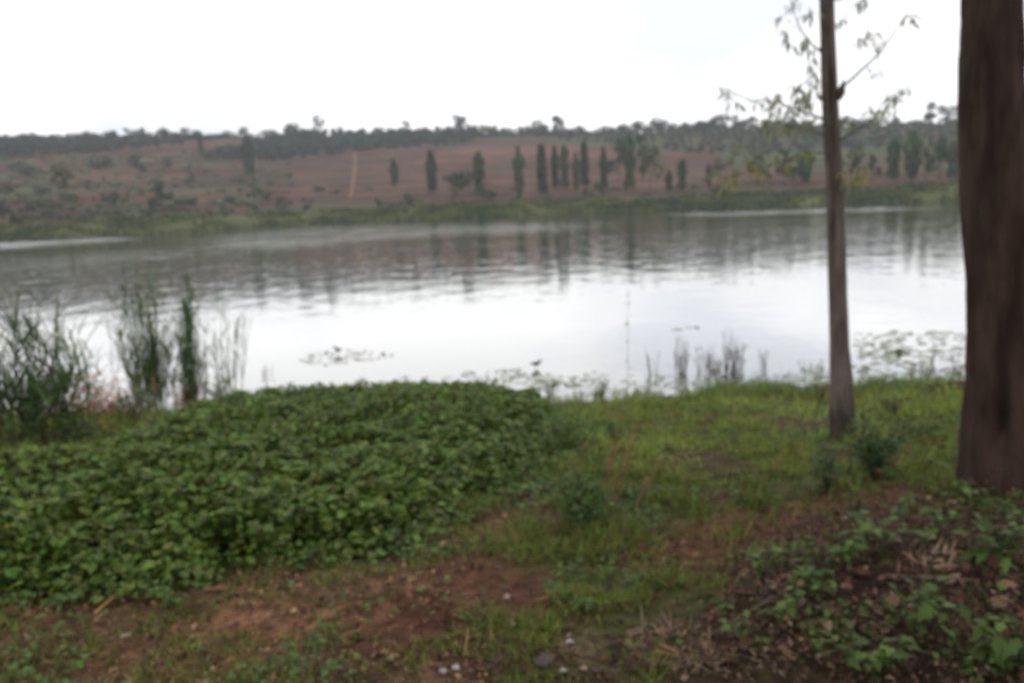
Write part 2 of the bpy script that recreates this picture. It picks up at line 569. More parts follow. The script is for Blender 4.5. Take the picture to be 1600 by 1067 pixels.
for c, poly in PATCH:
    k = inpoly(qx, qy, poly)
    C[k] = C[k] * .2 + c * .8
# small plots along the contour, each worked differently
pi_ = np.floor(sdist / 8.5 + 1.6 * (fbm(A * 16, sdist / 60, 2, 401) - .5))
pj_ = np.floor(A * 26 + 9 * vnoise(pi_ * 7.7, pi_ * 0, 403) + .8 * (fbm(x / 14, y / 14, 2, 409) - .5))
hsh = vnoise(pi_ * 3.3 + .1, pj_ * 5.9 + .1, 405); hs2 = vnoise(pi_ * 9.1 + .1, pj_ * 2.7 + .1, 407)
leftw = (np.where(px < 430, .75, .0) * sstep(470, 330, px) + .22)[:, None]
pal = np.stack([RED, DRED, OLIVE * 1.05, GREEN * .9, OLIVE * .8, REDL * .85])[np.clip((hsh * 1.5 - .25) * 6, 0, 5).astype(int)]
keepw = (1 - sstep(745, 800, px) * sstep(255, 235, py))[:, None]
C = C * (1 - leftw * keepw) + pal * leftw * keepw
C *= (.72 + .56 * hs2)[:, None]
# furrows and terrace lines that follow the contour
fur = fbm(sdist / 3.2, A * 14, 2, 91)
C *= (0.60 + .72 * fur)[:, None]
line = sstep(.66, .74, vnoise(sdist / 7.5, A * 5, 93))[:, None]
C = C * (1 - .5 * line) + np.array([.13, .082, .058]) * .5 * line
line = sstep(.60, .70, vnoise(sdist / 6.1 + 40, A * 6, 95))[:, None]
C = C * (1 - .7 * line) + np.array([.034, .032, .020]) * .7 * line
# reedy bank
bw = (sstep(BANK + 9, BANK - 3, sdist + 8 * (fbm(A * 60, A * 0 + 3, 3, 95) - .5)))[:, None]
bc = np.array([.070, .076, .030]) * (0.7 + .6 * fbm(x / 5, y / 5, 3, 97))[:, None]
C = C * (1 - bw) + bc * bw
h = MB().add(np.stack([x, y, z], 1), None, Q, C).build('hillside', M_hill, smooth=True)
tag(h, 'hillside of red ploughed plots rising beyond the lake', kind='structure')

# footpath climbing the red field
pp = [(547, 312), (549, 300), (551, 288), (553, 276), (554, 262), (555, 250), (554, 240)]
mb = MB(); vs = []
for i, p in enumerate(pp):
    c = hit_hill(*p)
    for s in (-1, 1):
        vs.append((c[0] + s * .75 + rng.normal() * .15, c[1], c[2] + .35))
for i, p in enumerate(pp):
    c = hit_hill(*p)
    for s in (-1, 1):
        vs.append((c[0] + s * .9, c[1], c[2] - .6))
n = 2 * len(pp)
qs = []
for i in range(len(pp) - 1):
    a = 2 * i
    qs += [(a, a + 1, a + 3, a + 2), (a, a + 2, n + a + 2, n + a), (a + 1, n + a + 1, n + a + 3, a + 3)]
o = mb.add(vs, None, qs, (.15, .088, .046)).build('path', M_hill)
tag(o, 'pale footpath climbing straight up the red field', kind='structure')

# the lake
R3 = np.concatenate([[6, 9], 9.5 * 1.022 ** np.arange(165)])
R3 = R3[R3 < 300]
A, R, Q = polar(R3)
x = R * np.sin(A); y = R * np.cos(A)
px, py = project(np.stack([x, y, x * 0], 1))
px = np.where(y > 1, px, -9999)
streak = fbm(x / 5 + y / 16, y / 2.2, 3, 209)
ruf = .020 + .075 * sstep(24, 75, R) * (.5 + streak) + .04 * fbm(x / 14, y / 6, 3, 207)
for v, poly, sx, sy in ((.34, [(320, 374), (420, 356), (620, 350), (900, 347), (960, 351), (860, 361), (620, 371), (430, 390), (340, 390)], 40, 4.0),
                        (.85, [(-300, 389), (0, 380), (170, 372), (215, 373), (0, 389), (-300, 400)], 26, 1.6),
                        (.85, [(1060, 334.5), (1290, 328), (1430, 324), (1430, 327), (1290, 331), (1080, 337.5)], 40, 1.2),
                        (.22, [(0, 404), (300, 388), (320, 400), (0, 424)], 40, 5)):
    soft = np.zeros(len(x))
    for q in range(40):
        soft += inpoly(px + rng.normal(0, sx), py + rng.normal(0, sy), poly)
    soft /= 40
    ruf = ruf + (v - ruf) * soft * (.55 + .45 * sstep(.35, .6, streak))
mb = MB().add(np.stack([x, y, x * 0], 1), None, Q, (.05, .06, .05))
wat = mb.build('water', M_water, smooth=True)
a = wat.data.attributes.new('ruffle', 'FLOAT', 'POINT')
a.data.foreach_set('value', ruf.astype(np.float32))
tag(wat, 'calm lake mirroring the bright overcast sky', kind='structure')

# thin haze over the whole valley
hv = MB()
X, Z0, Z1 = 1360, -4.2, 95
hv.add([(-X, -X, Z0), (X, -X, Z0), (X, X, Z0), (-X, X, Z0), (-X, -X, Z1), (X, -X, Z1), (X, X, Z1), (-X, X, Z1)], None,
       [(0, 3, 2, 1), (4, 5, 6, 7), (0, 1, 5, 4), (1, 2, 6, 5), (2, 3, 7, 6), (3, 0, 4, 7)])
mh, t, out = new_mat('haze')
pv = node(t, 'ShaderNodeVolumePrincipled', Density=.00031)
pv.inputs['Color'].default_value = (.88, .92, 1.0, 1)
t.links.new(pv.outputs['Volume'], out.inputs['Volume'])
tag(hv.build('haze', mh), 'pale haze over the lake and hill', kind='stuff')

# ------------------------------------------------------------------ trees beyond the lake
def cloud(centres, radii, N):
    """points near the surface and inside a set of ellipsoids"""
    k = rng.integers(0, len(centres), N)
    d = rng.normal(size=(N, 3)); d /= np.linalg.norm(d, axis=1)[:, None]
    r = rng.uniform(.35, 1.0, (N, 1)) ** .5
    return np.asarray(centres)[k] + d * r * np.asarray(radii)[k]


def cards(mb, P, size, col, v=.28):
    N = len(P)
    scatter(mb, CARD, P, rng.uniform(0, 6.28, N), rng.normal(0, .7, N), rng.normal(0, .7, N), size * rng.uniform(.6, 1.4, N), size * rng.uniform(.6, 1.4, N), jit(col, N, v))


def crown_round(col, N=420, lobes=7, gap=.0):
    c = np.stack([rng.normal(0, .24, lobes), rng.normal(0, .24, lobes), .62 + rng.normal(0, .13, lobes)], 1)
    r = rng.uniform(.14, .26, (lobes, 1)) * np.array([1.1, 1.1, .85])
    mb = MB(); cards(mb, cloud(c, r, N), .085, col); return mb.mesh('crown', M_far)


def crown_column(col, N=620):
    z = rng.uniform(.1, 1, N)
    w = .46 * np.clip(z * 6 + .1, 0, 1) ** .5 * np.clip((1.06 - z) * 4.5, 0, 1) ** .6 * (0.40 + 1.0 * vnoise(z * 7, z * 0, int(rng.integers(999))))
    a = rng.uniform(0, 6.28, N); r = w * rng.uniform(.2, 1, N) ** .5
    P = np.stack([r * np.cos(a), r * np.sin(a), z], 1)
    mb = MB()
    scatter(mb, CARD, P, rng.uniform(0, 6.28, N), rng.normal(0, .8, N), rng.normal(0, .7, N), rng.uniform(.12, .3, N), rng.uniform(.06, .14, N), jit(col, N, .3))
    return mb.mesh('crown', M_far)


def crown_tall(col, N=360, lobes=8):
    c = np.stack([rng.normal(0, .16, lobes), rng.normal(0, .16, lobes), np.linspace(.34, .93, lobes) + rng.normal(0, .03, lobes)], 1)
    r = rng.uniform(.10, .22, (lobes, 1)) * np.array([1.2, 1.2, .7])
    mb = MB(); cards(mb, cloud(c, r, N), .085, col); return mb.mesh('crown', M_far)


def crown_bush(col, N=300, lobes=6):
    c = np.stack([rng.normal(0, .25, lobes), rng.normal(0, .25, lobes), .42 + rng.normal(0, .12, lobes)], 1)
    r = rng.uniform(.2, .38, (lobes, 1)) * np.array([1, 1, .95])
    mb = MB(); cards(mb, cloud(c, r, N), .13, col); return mb.mesh('crown', M_far)


DK, MD, OL = (.056, .080, .045), (.078, .108, .052), (.105, .120, .058)
CROWN = {'round': [crown_round(c) for c in (DK, DK, MD, OL)], 'column': [crown_column(c) for c in (DK, MD, MD, DK, OL)],
         'tall': [crown_tall(c) for c in (DK, MD, DK, OL)], 'bush': [crown_bush(c) for c in (DK, DK, MD, OL)]}
mb = MB(); tube(mb, [(0, 0, -.08), (.012, 0, .4), (0, .01, .85)], [.028, .02, .006], 6, (.09, .07, .055))
FAR_TRUNK = mb.mesh('trunk', M_bark)
mb = MB(); tube(mb, [(0, 0, -.06), (.0, 0, .3)], [.05, .03], 5, (.09, .07, .055))
for q in range(3):
    a = q * 2.1; tube(mb, [(0, 0, .2), (.16 * math.cos(a), .16 * math.sin(a), .6)], [.03, .012], 4, (.09, .07, .055))
BUSH_TRUNK = mb.mesh('trunk', M_bark)


def far_tree(kind, px, ytop, ybase, wpx, label, group, shade=None, name=None, base=None):
    b = hit_hill(px, ybase) if base is None else base
    D = np.linalg.norm(b - CAM)
    H = D * (ybase - ytop) / F * 1.03
    W = D * wpx / F * (1.0 if kind == 'column' else 1.2)
    nm = name or {'round': 'broad_tree', 'column': 'columnar_tree', 'tall': 'slender_tree', 'bush': 'bush'}[kind]
    r = empty(nm, b, random.uniform(0, 6.28))
    wid = {'round': .84, 'column': .84, 'tall': .62, 'bush': 1.0}[kind]
    r.scale = (W / wid, W / wid, H)
    tag(r, label, 'bush' if kind == 'bush' else 'tree', group)
    ms = CROWN[kind]
    child('crown', ms[shade] if shade is not None else random.choice(ms), r)
    child('trunk', BUSH_TRUNK if kind == 'bush' else FAR_TRUNK, r)
    return r


g1 = 'columnar trees along the far shore'
far_tree('column', 617, 254, 292, 11, 'short columnar tree standing alone in the red field, bare trunk below its crown', g1, 0)
ORD = ['slim dark columnar tree right of the lone short one, apart from the others', 'columnar tree rising behind the dark round trees by the far shore', 'leaning columnar tree just right of the round trees on the far bank',
       'broadest dense columnar tree of the row on the far bank', 'thin columnar tree just right of the broadest columnar tree', 'second of two close columnar trees right of the broadest one',
       'left tree of the fourth close pair in the columnar row', 'right and taller tree of the fourth close pair in the row', 'thin columnar tree alone with a low bush at its left foot']
for i, (a, b, c, w) in enumerate([(676, 244, 304, 15), (750, 247, 312, 17), (812, 238, 309, 15), (848, 234, 306, 18), (868, 236, 298, 10), (883, 236, 298, 13),
                                  (901, 245, 300, 11), (914, 230, 294, 15), (944, 238, 298, 10)]):
    far_tree('column', a, b, c, w, ORD[i], g1, i % 4)
for i, (a, b, c, w, k, l) in enumerate([
        (968, 226, 284, 20, 'tall', 'hazy loose-crowned tall tree at the left of the two big hazy trees'),
        (984, 224, 300, 17, 'column', 'tallest hazy columnar tree on the far bank'),
        (1004, 222, 290, 15, 'tall', 'hazy slender tree with a ragged top between two fuller ones'),
        (1016, 234, 300, 24, 'round', 'wide hazy full-crowned tree right of the tallest hazy column'),
        (1045, 270, 300, 9, 'column', 'smallest thin hazy columnar tree right of the wide crown'),
        (1066, 256, 298, 14, 'column', 'short hazy columnar tree at the end of the field row'),
        (1108, 260, 292, 9, 'column', 'pale thin tree left of the yellow leaves, on the far bank'),
        (1135, 252, 290, 24, 'round', 'hazy round tree on the far bank behind yellow hanging leaves'),
        (1185, 250, 290, 22, 'tall', 'first of three hazy tall trees left of the thin trunk'),
        (1225, 240, 289, 26, 'tall', 'second of three hazy tall trees left of the thin trunk'),
        (1258, 243, 286, 20, 'column', 'hazy columnar tree nearest to the thin trunk on its left'),
        (1340, 240, 286, 20, 'tall', 'hazy tree just right of the thin trunk across the lake'),
        (1362, 250, 284, 14, 'tall', 'smaller hazy tree second to the right of the thin trunk'),
        (1395, 232, 283, 17, 'column', 'hazy columnar tree with a bare stem midway between both trunks'),
        (1424, 222, 284, 20, 'column', 'tallest hazy column between the two near trunks'),
        (1446, 236, 284, 17, 'tall', 'hazy loose tree in the gap next to the tallest column'),
        (1468, 230, 282, 20, 'tall', 'hazy leafy tree second from the big trunk across the lake'),
        (1490, 234, 281, 18, 'column', 'hazy columnar tree closest to the big trunk across the lake'),
        (1530, 230, 280, 20, 'column', 'hazy columnar tree half hidden behind the big trunk')]):
    far_tree(k, a, b, c, w, l, 'hazy trees on the far bank', i % 4)
far_tree('column', 390, 221, 275, 15, 'tall dark columnar tree on the slope left of the red field', None, 0)
far_tree('column', 315, 212, 243, 9, 'small columnar tree at the edge of the upper pale red field', None, 3)
far_tree('round', 712, 270, 306, 36, 'wide dark round tree in the clump on the far bank', None, 0)
far_tree('round', 735, 276, 308, 24, 'smaller dark round tree beside the wide round one', None, 1)
BUSH = [
    (643, 299, 323, 19, 'bush', 'round dark bush on the bank below the lone columnar tree'), (594, 307, 325, 11, 'bush', 'small green bush at the shore left of the round dark bush'),
    (769, 294, 312, 12, 'bush', 'small dark bush right of the columnar tree and round trees'), (480, 317, 328, 13, 'bush', 'low dark bush on the dark strip at the red field foot'),
    (937, 282, 298, 12, 'bush', 'low bush at the foot of a thin columnar tree'), (615, 316, 325, 10, 'bush', 'tiny bush between two larger bushes on the far shore'),
    (155, 245, 264, 28, 'bush', 'widest dark bush on the upper left slope'), (209, 241, 260, 20, 'bush', 'dark round bush right of the widest bush, upper left slope'),
    (264, 246, 260, 13, 'bush', 'small dark bush at the edge of the pale upper field'), (225, 257, 272, 10, 'bush', 'small olive bush below the dark round bush'),
    (95, 266, 312, 20, 'tall', 'tallest dark tree on the left slope above the dark plot'), (110, 300, 318, 16, 'bush', 'bush at the foot of the tall dark left tree'),
    (67, 290, 304, 18, 'bush', 'dark bush just left of the tall dark tree'), (44, 259, 276, 18, 'bush', 'dark bush on the far left slope below the ridge'),
    (24, 252, 270, 16, 'bush', 'dark bush at the far left under the ridge wood'), (4, 315, 335, 16, 'bush', 'dark bush cut by the left edge of the picture'),
    (254, 292, 337, 20, 'tall', 'dark tall tree near the left far shore, beside two bushes'), (280, 310, 324, 15, 'bush', 'left bush of a dark pair right of the tall shore tree'),
    (297, 306, 321, 15, 'bush', 'right bush of a dark pair right of the tall shore tree'), (176, 298, 318, 18, 'bush', 'pale green bush above the bright green plot'),
    (297, 261, 282, 11, 'tall', 'thin small tree in the red strip of the left slope'), (398, 290, 315, 16, 'tall', 'dark little tree at the left end of the red field'),
    (415, 296, 314, 18, 'bush', 'dark bush right of the little tree, red field edge'), (135, 282, 292, 12, 'bush', 'tiny dark bush in the olive strip of the left slope'),
    (28, 338, 352, 16, 'bush', 'green bush left of the dark ploughed plot'), (360, 305, 318, 14, 'bush', 'olive bush on the bank below the dark red strip'),
    (500, 290, 300, 14, 'bush', 'low olive bush inside the red field left of the path'), (525, 296, 303, 12, 'bush', 'smallest olive bush inside the red field near the path'),
    (1125, 292, 304, 26, 'bush', 'low dark bush on the hazy bank below yellow leaves'), (1390, 200, 214, 18, 'bush', 'dark round tree-like bush in the hazy upper red plot'),
    (12, 290, 310, 14, 'tall', 'small dark tree near the left edge, mid slope'), (60, 312, 326, 20, 'bush', 'green bush on the left slope above the dark ploughed plot'),
    (440, 305, 317, 14, 'bush', 'small bush below the left part of the red field'), (1240, 262, 286, 24, 'round', 'hazy dark round tree left of the thin trunk'),
    (330, 232, 250, 20, 'bush', 'green bush at the left tip of the dark plantation'), (355, 226, 246, 22, 'bush', 'second green bush at the left tip of the dark plantation'),
]
for (a, b, c, w, k, l) in BUSH:
    far_tree(k, a, b, c, w, l, 'scattered bushes on the far slope')

# trees on the skyline
def crest_base(px):
    d = ray(px, np.interp(px, [p[0] for p in CREST], [p[1] for p in CREST]))
    az = math.atan2(d[0], d[1]); r = float(shore_r(np.array([az]))[0]) + 378 - rng.uniform(0, 14)
    return np.array([r * math.sin(az), r * math.cos(az), float(hill_z(np.array([az]), np.array([r]))[0]) - 2.0])


SEG = [(-30, 300, 16, 1.05), (300, 440, 11, .8), (440, 750, 12, .65), (750, 1100, 17, 1.0), (1100, 1300, 18, 1.1), (1300, 1620, 14, .9)]
MARK = [(15, 'the left edge'), (67, 'the tall left slope tree'), (118, 'the widest dark bush'), (152, 'the brighter pale roof'), (205, 'the dark round bush'), (244, 'the duller pale roof'),
        (290, 'the small upper columnar tree'), (345, 'the pale upper field'), (390, 'the tall left columnar tree'), (440, 'the left tip of the plantation'), (498, 'the footpath'), (560, 'the field right of footpath'),
        (617, 'the lone short columnar tree'), (676, 'the slim dark columnar tree'), (735, 'the dark round trees'), (780, 'the gap after the round trees'), (812, 'the leaning columnar tree'),
        (848, 'the broadest columnar tree'), (890, 'the close columnar pairs'), (944, 'the thin column with bush'), (984, 'the tallest hazy column'), (1016, 'the wide hazy crown'), (1066, 'the short end column'),
        (1108, 'the pale thin far tree'), (1150, 'the leftmost hanging leaf spray'), (1200, 'the yellow leaves'), (1245, 'the thickest leaf sprays'), (1290, 'the thin trunk'), (1340, 'the right yellow spray'),
        (1390, 'the hazy red plot'), (1424, 'the column between trunks'), (1468, 'the hazy leafy tree'), (1510, 'the big trunk edge')]
WORDN = ['leftmost', 'second from left', 'third from left', 'fourth from left', 'fifth from left', 'sixth from left', 'seventh from left', 'eighth from left', 'ninth from left', 'tenth from left', 'eleventh from left', 'twelfth from left', 'thirteenth from left', 'fourteenth from left', 'fifteenth from left']
rows = {}
for x0, x1, hpx, dens in SEG:
    q = x0
    while q < x1:
        k = min(range(len(MARK)), key=lambda i: abs(MARK[i][0] - q))
        rows.setdefault(k, []).append((q, hpx))
        q += random.uniform(6, 13) / dens
for k, row in rows.items():
    for i, (q, hpx) in enumerate(row):
        b = crest_base(q)
        py_ = float(project(b[None])[1][0])
        f_ = random.uniform(.55, 1.35)
        kind = random.choice(['round', 'tall', 'bush', 'bush'])
        lab = '%s %s, %s on skyline over %s' % ('low' if f_ < .8 else 'mid-sized' if f_ < 1.1 else 'taller', {'round': 'round tree', 'tall': 'slim tree', 'bush': 'bushy tree'}[kind],
                                                   WORDN[i] if len(row) > 1 else 'only one', MARK[k][1])
        far_tree(kind, q, py_ - hpx * f_, py_, random.uniform(10, 22), lab, 'small trees along the skyline', None, 'skyline_tree', base=b)
for (a, t_, w, k, l) in [(498, 188, 10, 'tall', 'tallest pointed tree on the skyline above the dark plantation'), (385, 203, 9, 'round', 'lone small round tree on the skyline above the upper field'),
                         (460, 199, 20, 'round', 'dark round skyline tree at the left of the plantation top'), (722, 186, 24, 'round', 'bushy skyline tree leaning right above the plantation end'),
                         (636, 195, 10, 'tall', 'small pointed skyline tree over the middle of the plantation'), (870, 185, 22, 'round', 'tall round skyline tree above the broadest columnar tree'),
                         (1118, 186, 34, 'round', 'biggest dark round crown on the hazy skyline'), (1035, 190, 22, 'round', 'dark dome-shaped tree on the hazy skyline'),
                         (1455, 172, 18, 'tall', 'ragged tall tree on the skyline left of the big trunk'), (1490, 176, 24, 'tall', 'tall skyline tree touching the big trunk outline')]:
    b = crest_base(a); pz = float(project(b[None])[1][0])
    far_tree(k, a, t_, pz + 2, w, l, None, None, 'skyline_tree', base=b)

def hypot_s(b):
    r_ = math.hypot(b[0], b[1]); return r_ - float(shore_r(np.array([math.atan2(b[0], b[1])]))[0])


# woods that read as one mass: the plantation on the upper slope, and the hazy wood under the skyline on the right
def wood(name, poly, N, size, label, col, hgt):
    mb = MB()
    xs = [p[0] for p in poly]; ys = [p[1] for p in poly]
    P = []
    while len(P) < N:
        qx_, qy_ = random.uniform(min(xs), max(xs)), random.uniform(min(ys), max(ys))
        if inpoly(np.array([qx_]), np.array([qy_]), poly)[0]:
            b = hit_hill(qx_, qy_); P.append(b)
    for b in P:
        h_ = hgt * random.uniform(.6, 1.3); n_ = 46
        lob = np.array([[0, 0, h_ * .35], [0, 0, h_ * .6], [0, 0, h_ * .85]]) + rng.normal(0, h_ * .12, (3, 3))
        cl = cloud(lob, np.full((3, 3), h_ * .28), n_) + b
        cards(mb, cl, size, np.array(col) * random.uniform(.75, 1.3), .25)
        tube(mb, [b - (0, 0, .4), b + (0, 0, h_ * .7)], [.14, .05], 4, (.09, .07, .06))
    o = mb.build(name, M_far)
    tag(o, label, 'wood', None, 'stuff')


wood('plantation', [(330, 250), (400, 228), (440, 213), (520, 210), (745, 206), (736, 226), (640, 231), (540, 239), (440, 253)], 620, 1.5, 'dense dark plantation below the skyline over the red field', (.046, .064, .042), 4.2)
wood('hazy_wood', [(745, 207), (840, 206), (1010, 210), (1200, 203), (1500, 196), (1500, 232), (1280, 236), (1150, 248), (1010, 232), (850, 218), (760, 218)], 360, 1.6, 'hazy mixed wood on the upper slope at the right', (.085, .105, .068), 3.4)
wood('ridge_wood', [(-40, 228), (150, 224), (300, 217), (290, 226), (150, 238), (-40, 250)], 230, 1.5, 'bluish wood along the left ridge around the white roofs', (.062, .080, .056), 4.6)

mb = MB(); k = 0
while k < 460:
    q_ = (random.uniform(-30, 460) if random.random() < .75 else random.uniform(460, 1520), random.uniform(232, 352))
    if q_[0] > 460 and q_[1] < 286 - (q_[0] - 800) * .02: continue
    b = hit_hill(*q_); k += 1
    if hypot_s(b) < BANK: continue
    w_ = random.uniform(.7, 2.3)
    n_ = 14
    cards(mb, b + rng.normal(0, 1, (n_, 3)) * np.array([w_, w_, .25 * w_]) * .6 + np.array([0, 0, .4 * w_]), .95, np.array(random.choice([(.060, .080, .040), (.085, .10, .045), (.050, .066, .040), (.10, .11, .05)])), .25)
tag(mb.build('scrub', M_far), 'low olive scrub dotted over the plots of the far slope', 'scrub', None, 'stuff')

# reed fringe on the far shore
mb = MB()
N = 26000
az = rng.uniform(-.66, .66, N); dd = rng.uniform(-1.5, BANK + 4, N)
r = shore_r(az) + dd
P = np.stack([r * np.sin(az), r * np.cos(az), np.maximum(hill_z(az, r), -.1)], 1)
cl = fbm(P[:, 0] / 6, P[:, 1] / 6, 3, 301)
k = cl > .40
P = P[k]; cl = cl[k]; N = len(P)
cc = np.array([.105, .118, .042]) * (1 - sstep(.5, .62, cl))[:, None] + np.array([.060, .082, .038]) * sstep(.5, .62, cl)[:, None]
scatter(mb, BLADE, P, rng.uniform(0, 6.28, N), rng.uniform(.9, 1.5, N), rng.uniform(0, 3, N), rng.uniform(.4, 1.15, N), rng.uniform(.25, .6, N), cc * rng.uniform(.6, 1.35, (N, 1)))
tag(mb.build('reed_fringe', M_far), 'green reed fringe along the far shore', 'reeds', None, 'stuff')

# two houses with pale roofs among the ridge trees
def house(px, py, wpx, label):
    b = hit_hill(px, py + 3); D = np.linalg.norm(b - CAM)
    b = b * (1 - 8 / D) + CAM * (8 / D); b[2] = b[2]
    w = D * wpx / F; hh = w * .38; d = w * .7
    r = empty('house', (b[0], b[1], b[2] - .3), random.uniform(-.2, .3)); tag(r, label, 'house', 'pale-roofed houses on the ridge')
    mb = MB()
    V = [(-w / 2, -d / 2, 0), (w / 2, -d / 2, 0), (w / 2, d / 2, 0), (-w / 2, d / 2, 0), (-w / 2, -d / 2, hh), (w / 2, -d / 2, hh), (w / 2, d / 2, hh), (-w / 2, d / 2, hh), (-w / 2, 0, hh * 1.7), (w / 2, 0, hh * 1.7)]
    mb.add(V, [(4, 8, 7), (5, 6, 9)], [(0, 1, 5, 4), (1, 2, 6, 5), (2, 3, 7, 6), (3, 0, 4, 7)], (.40, .30, .22)); mb.build('wall', M_wall, r)
    e = w * .58; f_ = d * .64; mb = MB()
    V = [(-e, -f_, hh * .86), (e, -f_, hh * .86), (e, 0, hh * 1.78), (-e, 0, hh * 1.78), (e, f_, hh * .86), (-e, f_, hh * .86)]
    V += [(p[0], p[1], p[2] - .12) for p in V]
    mb.add(V, None, [(0, 1, 2, 3), (3, 2, 4, 5), (6, 9, 8, 7), (9, 11, 10, 8), (0, 6, 7, 1), (5, 4, 10, 11)], (.78, .80, .82)); mb.build('roof', M_roof, r)
    mb = MB(); mb.add([(-.5, -d / 2 - .04, 0), (.5, -d / 2 - .04, 0), (.5, -d / 2 - .04, hh * .7), (-.5, -d / 2 - .04, hh * .7), (-.5, -d / 2 + .03, 0), (.5, -d / 2 + .03, 0), (.5, -d / 2 + .03, hh * .7), (-.5, -d / 2 + .03, hh * .7)], None,
                      [(0, 1, 2, 3), (1, 5, 6, 2), (4, 0, 3, 7), (3, 2, 6, 7)], (.09, .06, .05)); mb.build('door', M_wall, r)


house(152, 217, 8, 'small house with a bright pale roof among the left ridge trees')
house(244, 214, 11, 'wider house with a duller pale roof on the ridge, half hidden')

# ------------------------------------------------------------------ the two near trees
def trunk_mesh(ctr, rad, seed, groove=None, rough=.05, n=56, base_z=None, flare=None, col=(.10, .072, .056)):
    """a bark-ridged trunk: centres and radii along its length"""
    ctr = np.asarray(ctr, float); m_ = len(ctr)
    a = np.arange(n) * 2 * math.pi / n
    V = []; C = []
    zz = ctr[:, 2]
    for i in range(m_):
        u = a / (2 * math.pi) * 14
        nz_ = (vnoise(u, np.full(n, zz[i] * 2.2), seed) * (1 - a / 6.283) + vnoise(u - 14, np.full(n, zz[i] * 2.2), seed) * (a / 6.283))
        fine = vnoise(u * 3.0, np.full(n, zz[i] * 7), seed + 3)
        r_ = rad[i] * (1 + rough * 2 * (nz_ - .5) + rough * .8 * (fine - .5))
        if groove:
            ga, gd, gw = groove
            dlt = (a - ga + math.pi) % (2 * math.pi) - math.pi
            r_ = r_ * (1 - gd * np.clip((2.9 - zz[i]) / 1.5 + .25, .1, 1) * np.exp(-(dlt / gw) ** 2))
        if flare:
            f_ = np.clip((flare[0] - zz[i]) / flare[1], 0, 1) ** 2
            r_ = r_ * (1 + f_ * (.0 + .20 * np.clip(np.cos(a * 4 + 1.1), 0, 1)))
        V.append(np.stack([ctr[i, 0] + r_ * np.cos(a), ctr[i, 1] + r_ * np.sin(a), np.full(n, zz[i])], 1))
        k = (.75 + .5 * nz_)[:, None]
        crack = np.clip((.36 - nz_) * 5, 0, 1)[:, None] * .55
        k = k * (1 - crack)
        blotch = vnoise(u * .5, np.full(n, zz[i] * 1.2), seed + 9)[:, None]
        C.append(np.array(col) * k * (1 - .3 * blotch) + np.array([.02, .018, .016]) * blotch)
    Q = [(i * n + j, i * n + (j + 1) % n, (i + 1) * n + (j + 1) % n, (i + 1) * n + j) for i in range(m_ - 1) for j in range(n)]
    return MB().add(np.concatenate(V), None, Q, np.concatenate(C))


def resample(pts, rad, step):
    pts = np.asarray(pts, float); z = pts[:, 2]
    zz = np.arange(z.min(), z.max(), step)
    o = np.argsort(z)
    return np.stack([np.interp(zz, z[o], pts[o, 0]), np.interp(zz, z[o], pts[o, 1]), zz], 1), np.interp(zz, z[o], np.asarray(rad)[o])


def limb_crown(root, top, zc, R_, N, seed, name='crown'):
    """limbs that fork from the trunk top and carry an unseen crown above the picture, thickened to shade the bank"""
    lm = MB(); lv = MB(); P = []
    for k in range(9):
        a = k * 2.4 + seed; e = np.array([top[0] + R_ * .75 * math.cos(a) * random.uniform(.5, 1), top[1] + R_ * .75 * math.sin(a) * random.uniform(.5, 1), zc + random.uniform(-.2, .3) * R_])
        pts = bent(top - np.array([0, 0, random.uniform(.2, 1.6)]), e, .12, 7)
        tube(lm, pts, np.linspace(.075, .015, 7), 7, (.095, .07, .055))
        for q in range(int(N / 9 / 26)):
            s = pts[random.randint(2, 6)] + rng.normal(0, .22 * R_, 3) * np.array([1, 1, .6])
            P.append(s + rng.normal(0, .28, (26, 3)))
    P = np.concatenate(P); n_ = len(P)
    scatter(lv, SLIM, P, rng.uniform(0, 6.28, n_), rng.normal(-.5, .5, n_), rng.normal(0, .6, n_), rng.uniform(.14, .26, n_), rng.uniform(.03, .06, n_), jit((.06, .085, .035), n_))
    l_ = lm.build('limbs', M_bark, root)
    lv.build(name, M_leaf, root)


# big trunk
b0 = hit(1578, 775)
YB = b0[1] + .18
edges = [(-520, 1490, 1555), (-250, 1500, 1575), (0, 1505, 1591), (170, 1505, 1600), (300, 1508, 1610), (420, 1514, 1620), (520, 1519, 1630), (620, 1515, 1638), (700, 1511, 1644), (760, 1507, 1650), (830, 1504, 1655)]
pts = []; rad = []
for yy, xl, xr in edges:
    pl, pr = at(xl, yy, YB), at(xr, yy, YB)
    pts.append((pl + pr) / 2); rad.append(np.linalg.norm(pr - pl) / 2)
pts.append(pts[0] + (pts[0] - pts[2]) * .9); rad.append(rad[0] * .8)
c_, r_ = resample(pts, rad, .035)
root = empty('big_tree', (0, 0, 0))
tag(root, 'thick dark-barked trunk with a deep fissure at the right edge of the picture', 'tree')
big = trunk_mesh(c_, r_, 3, groove=(-1.15, .60, .20), rough=.10, n=110, flare=(2.0, .75), col=(.054, .032, .025)).build('trunk', M_bark, root, True)
limb_crown(root, np.array(c_[-1]), c_[-1][2] + 2.0, 5.6, 11000, .4)  # out-of-view crown, made dense to shade the near bank

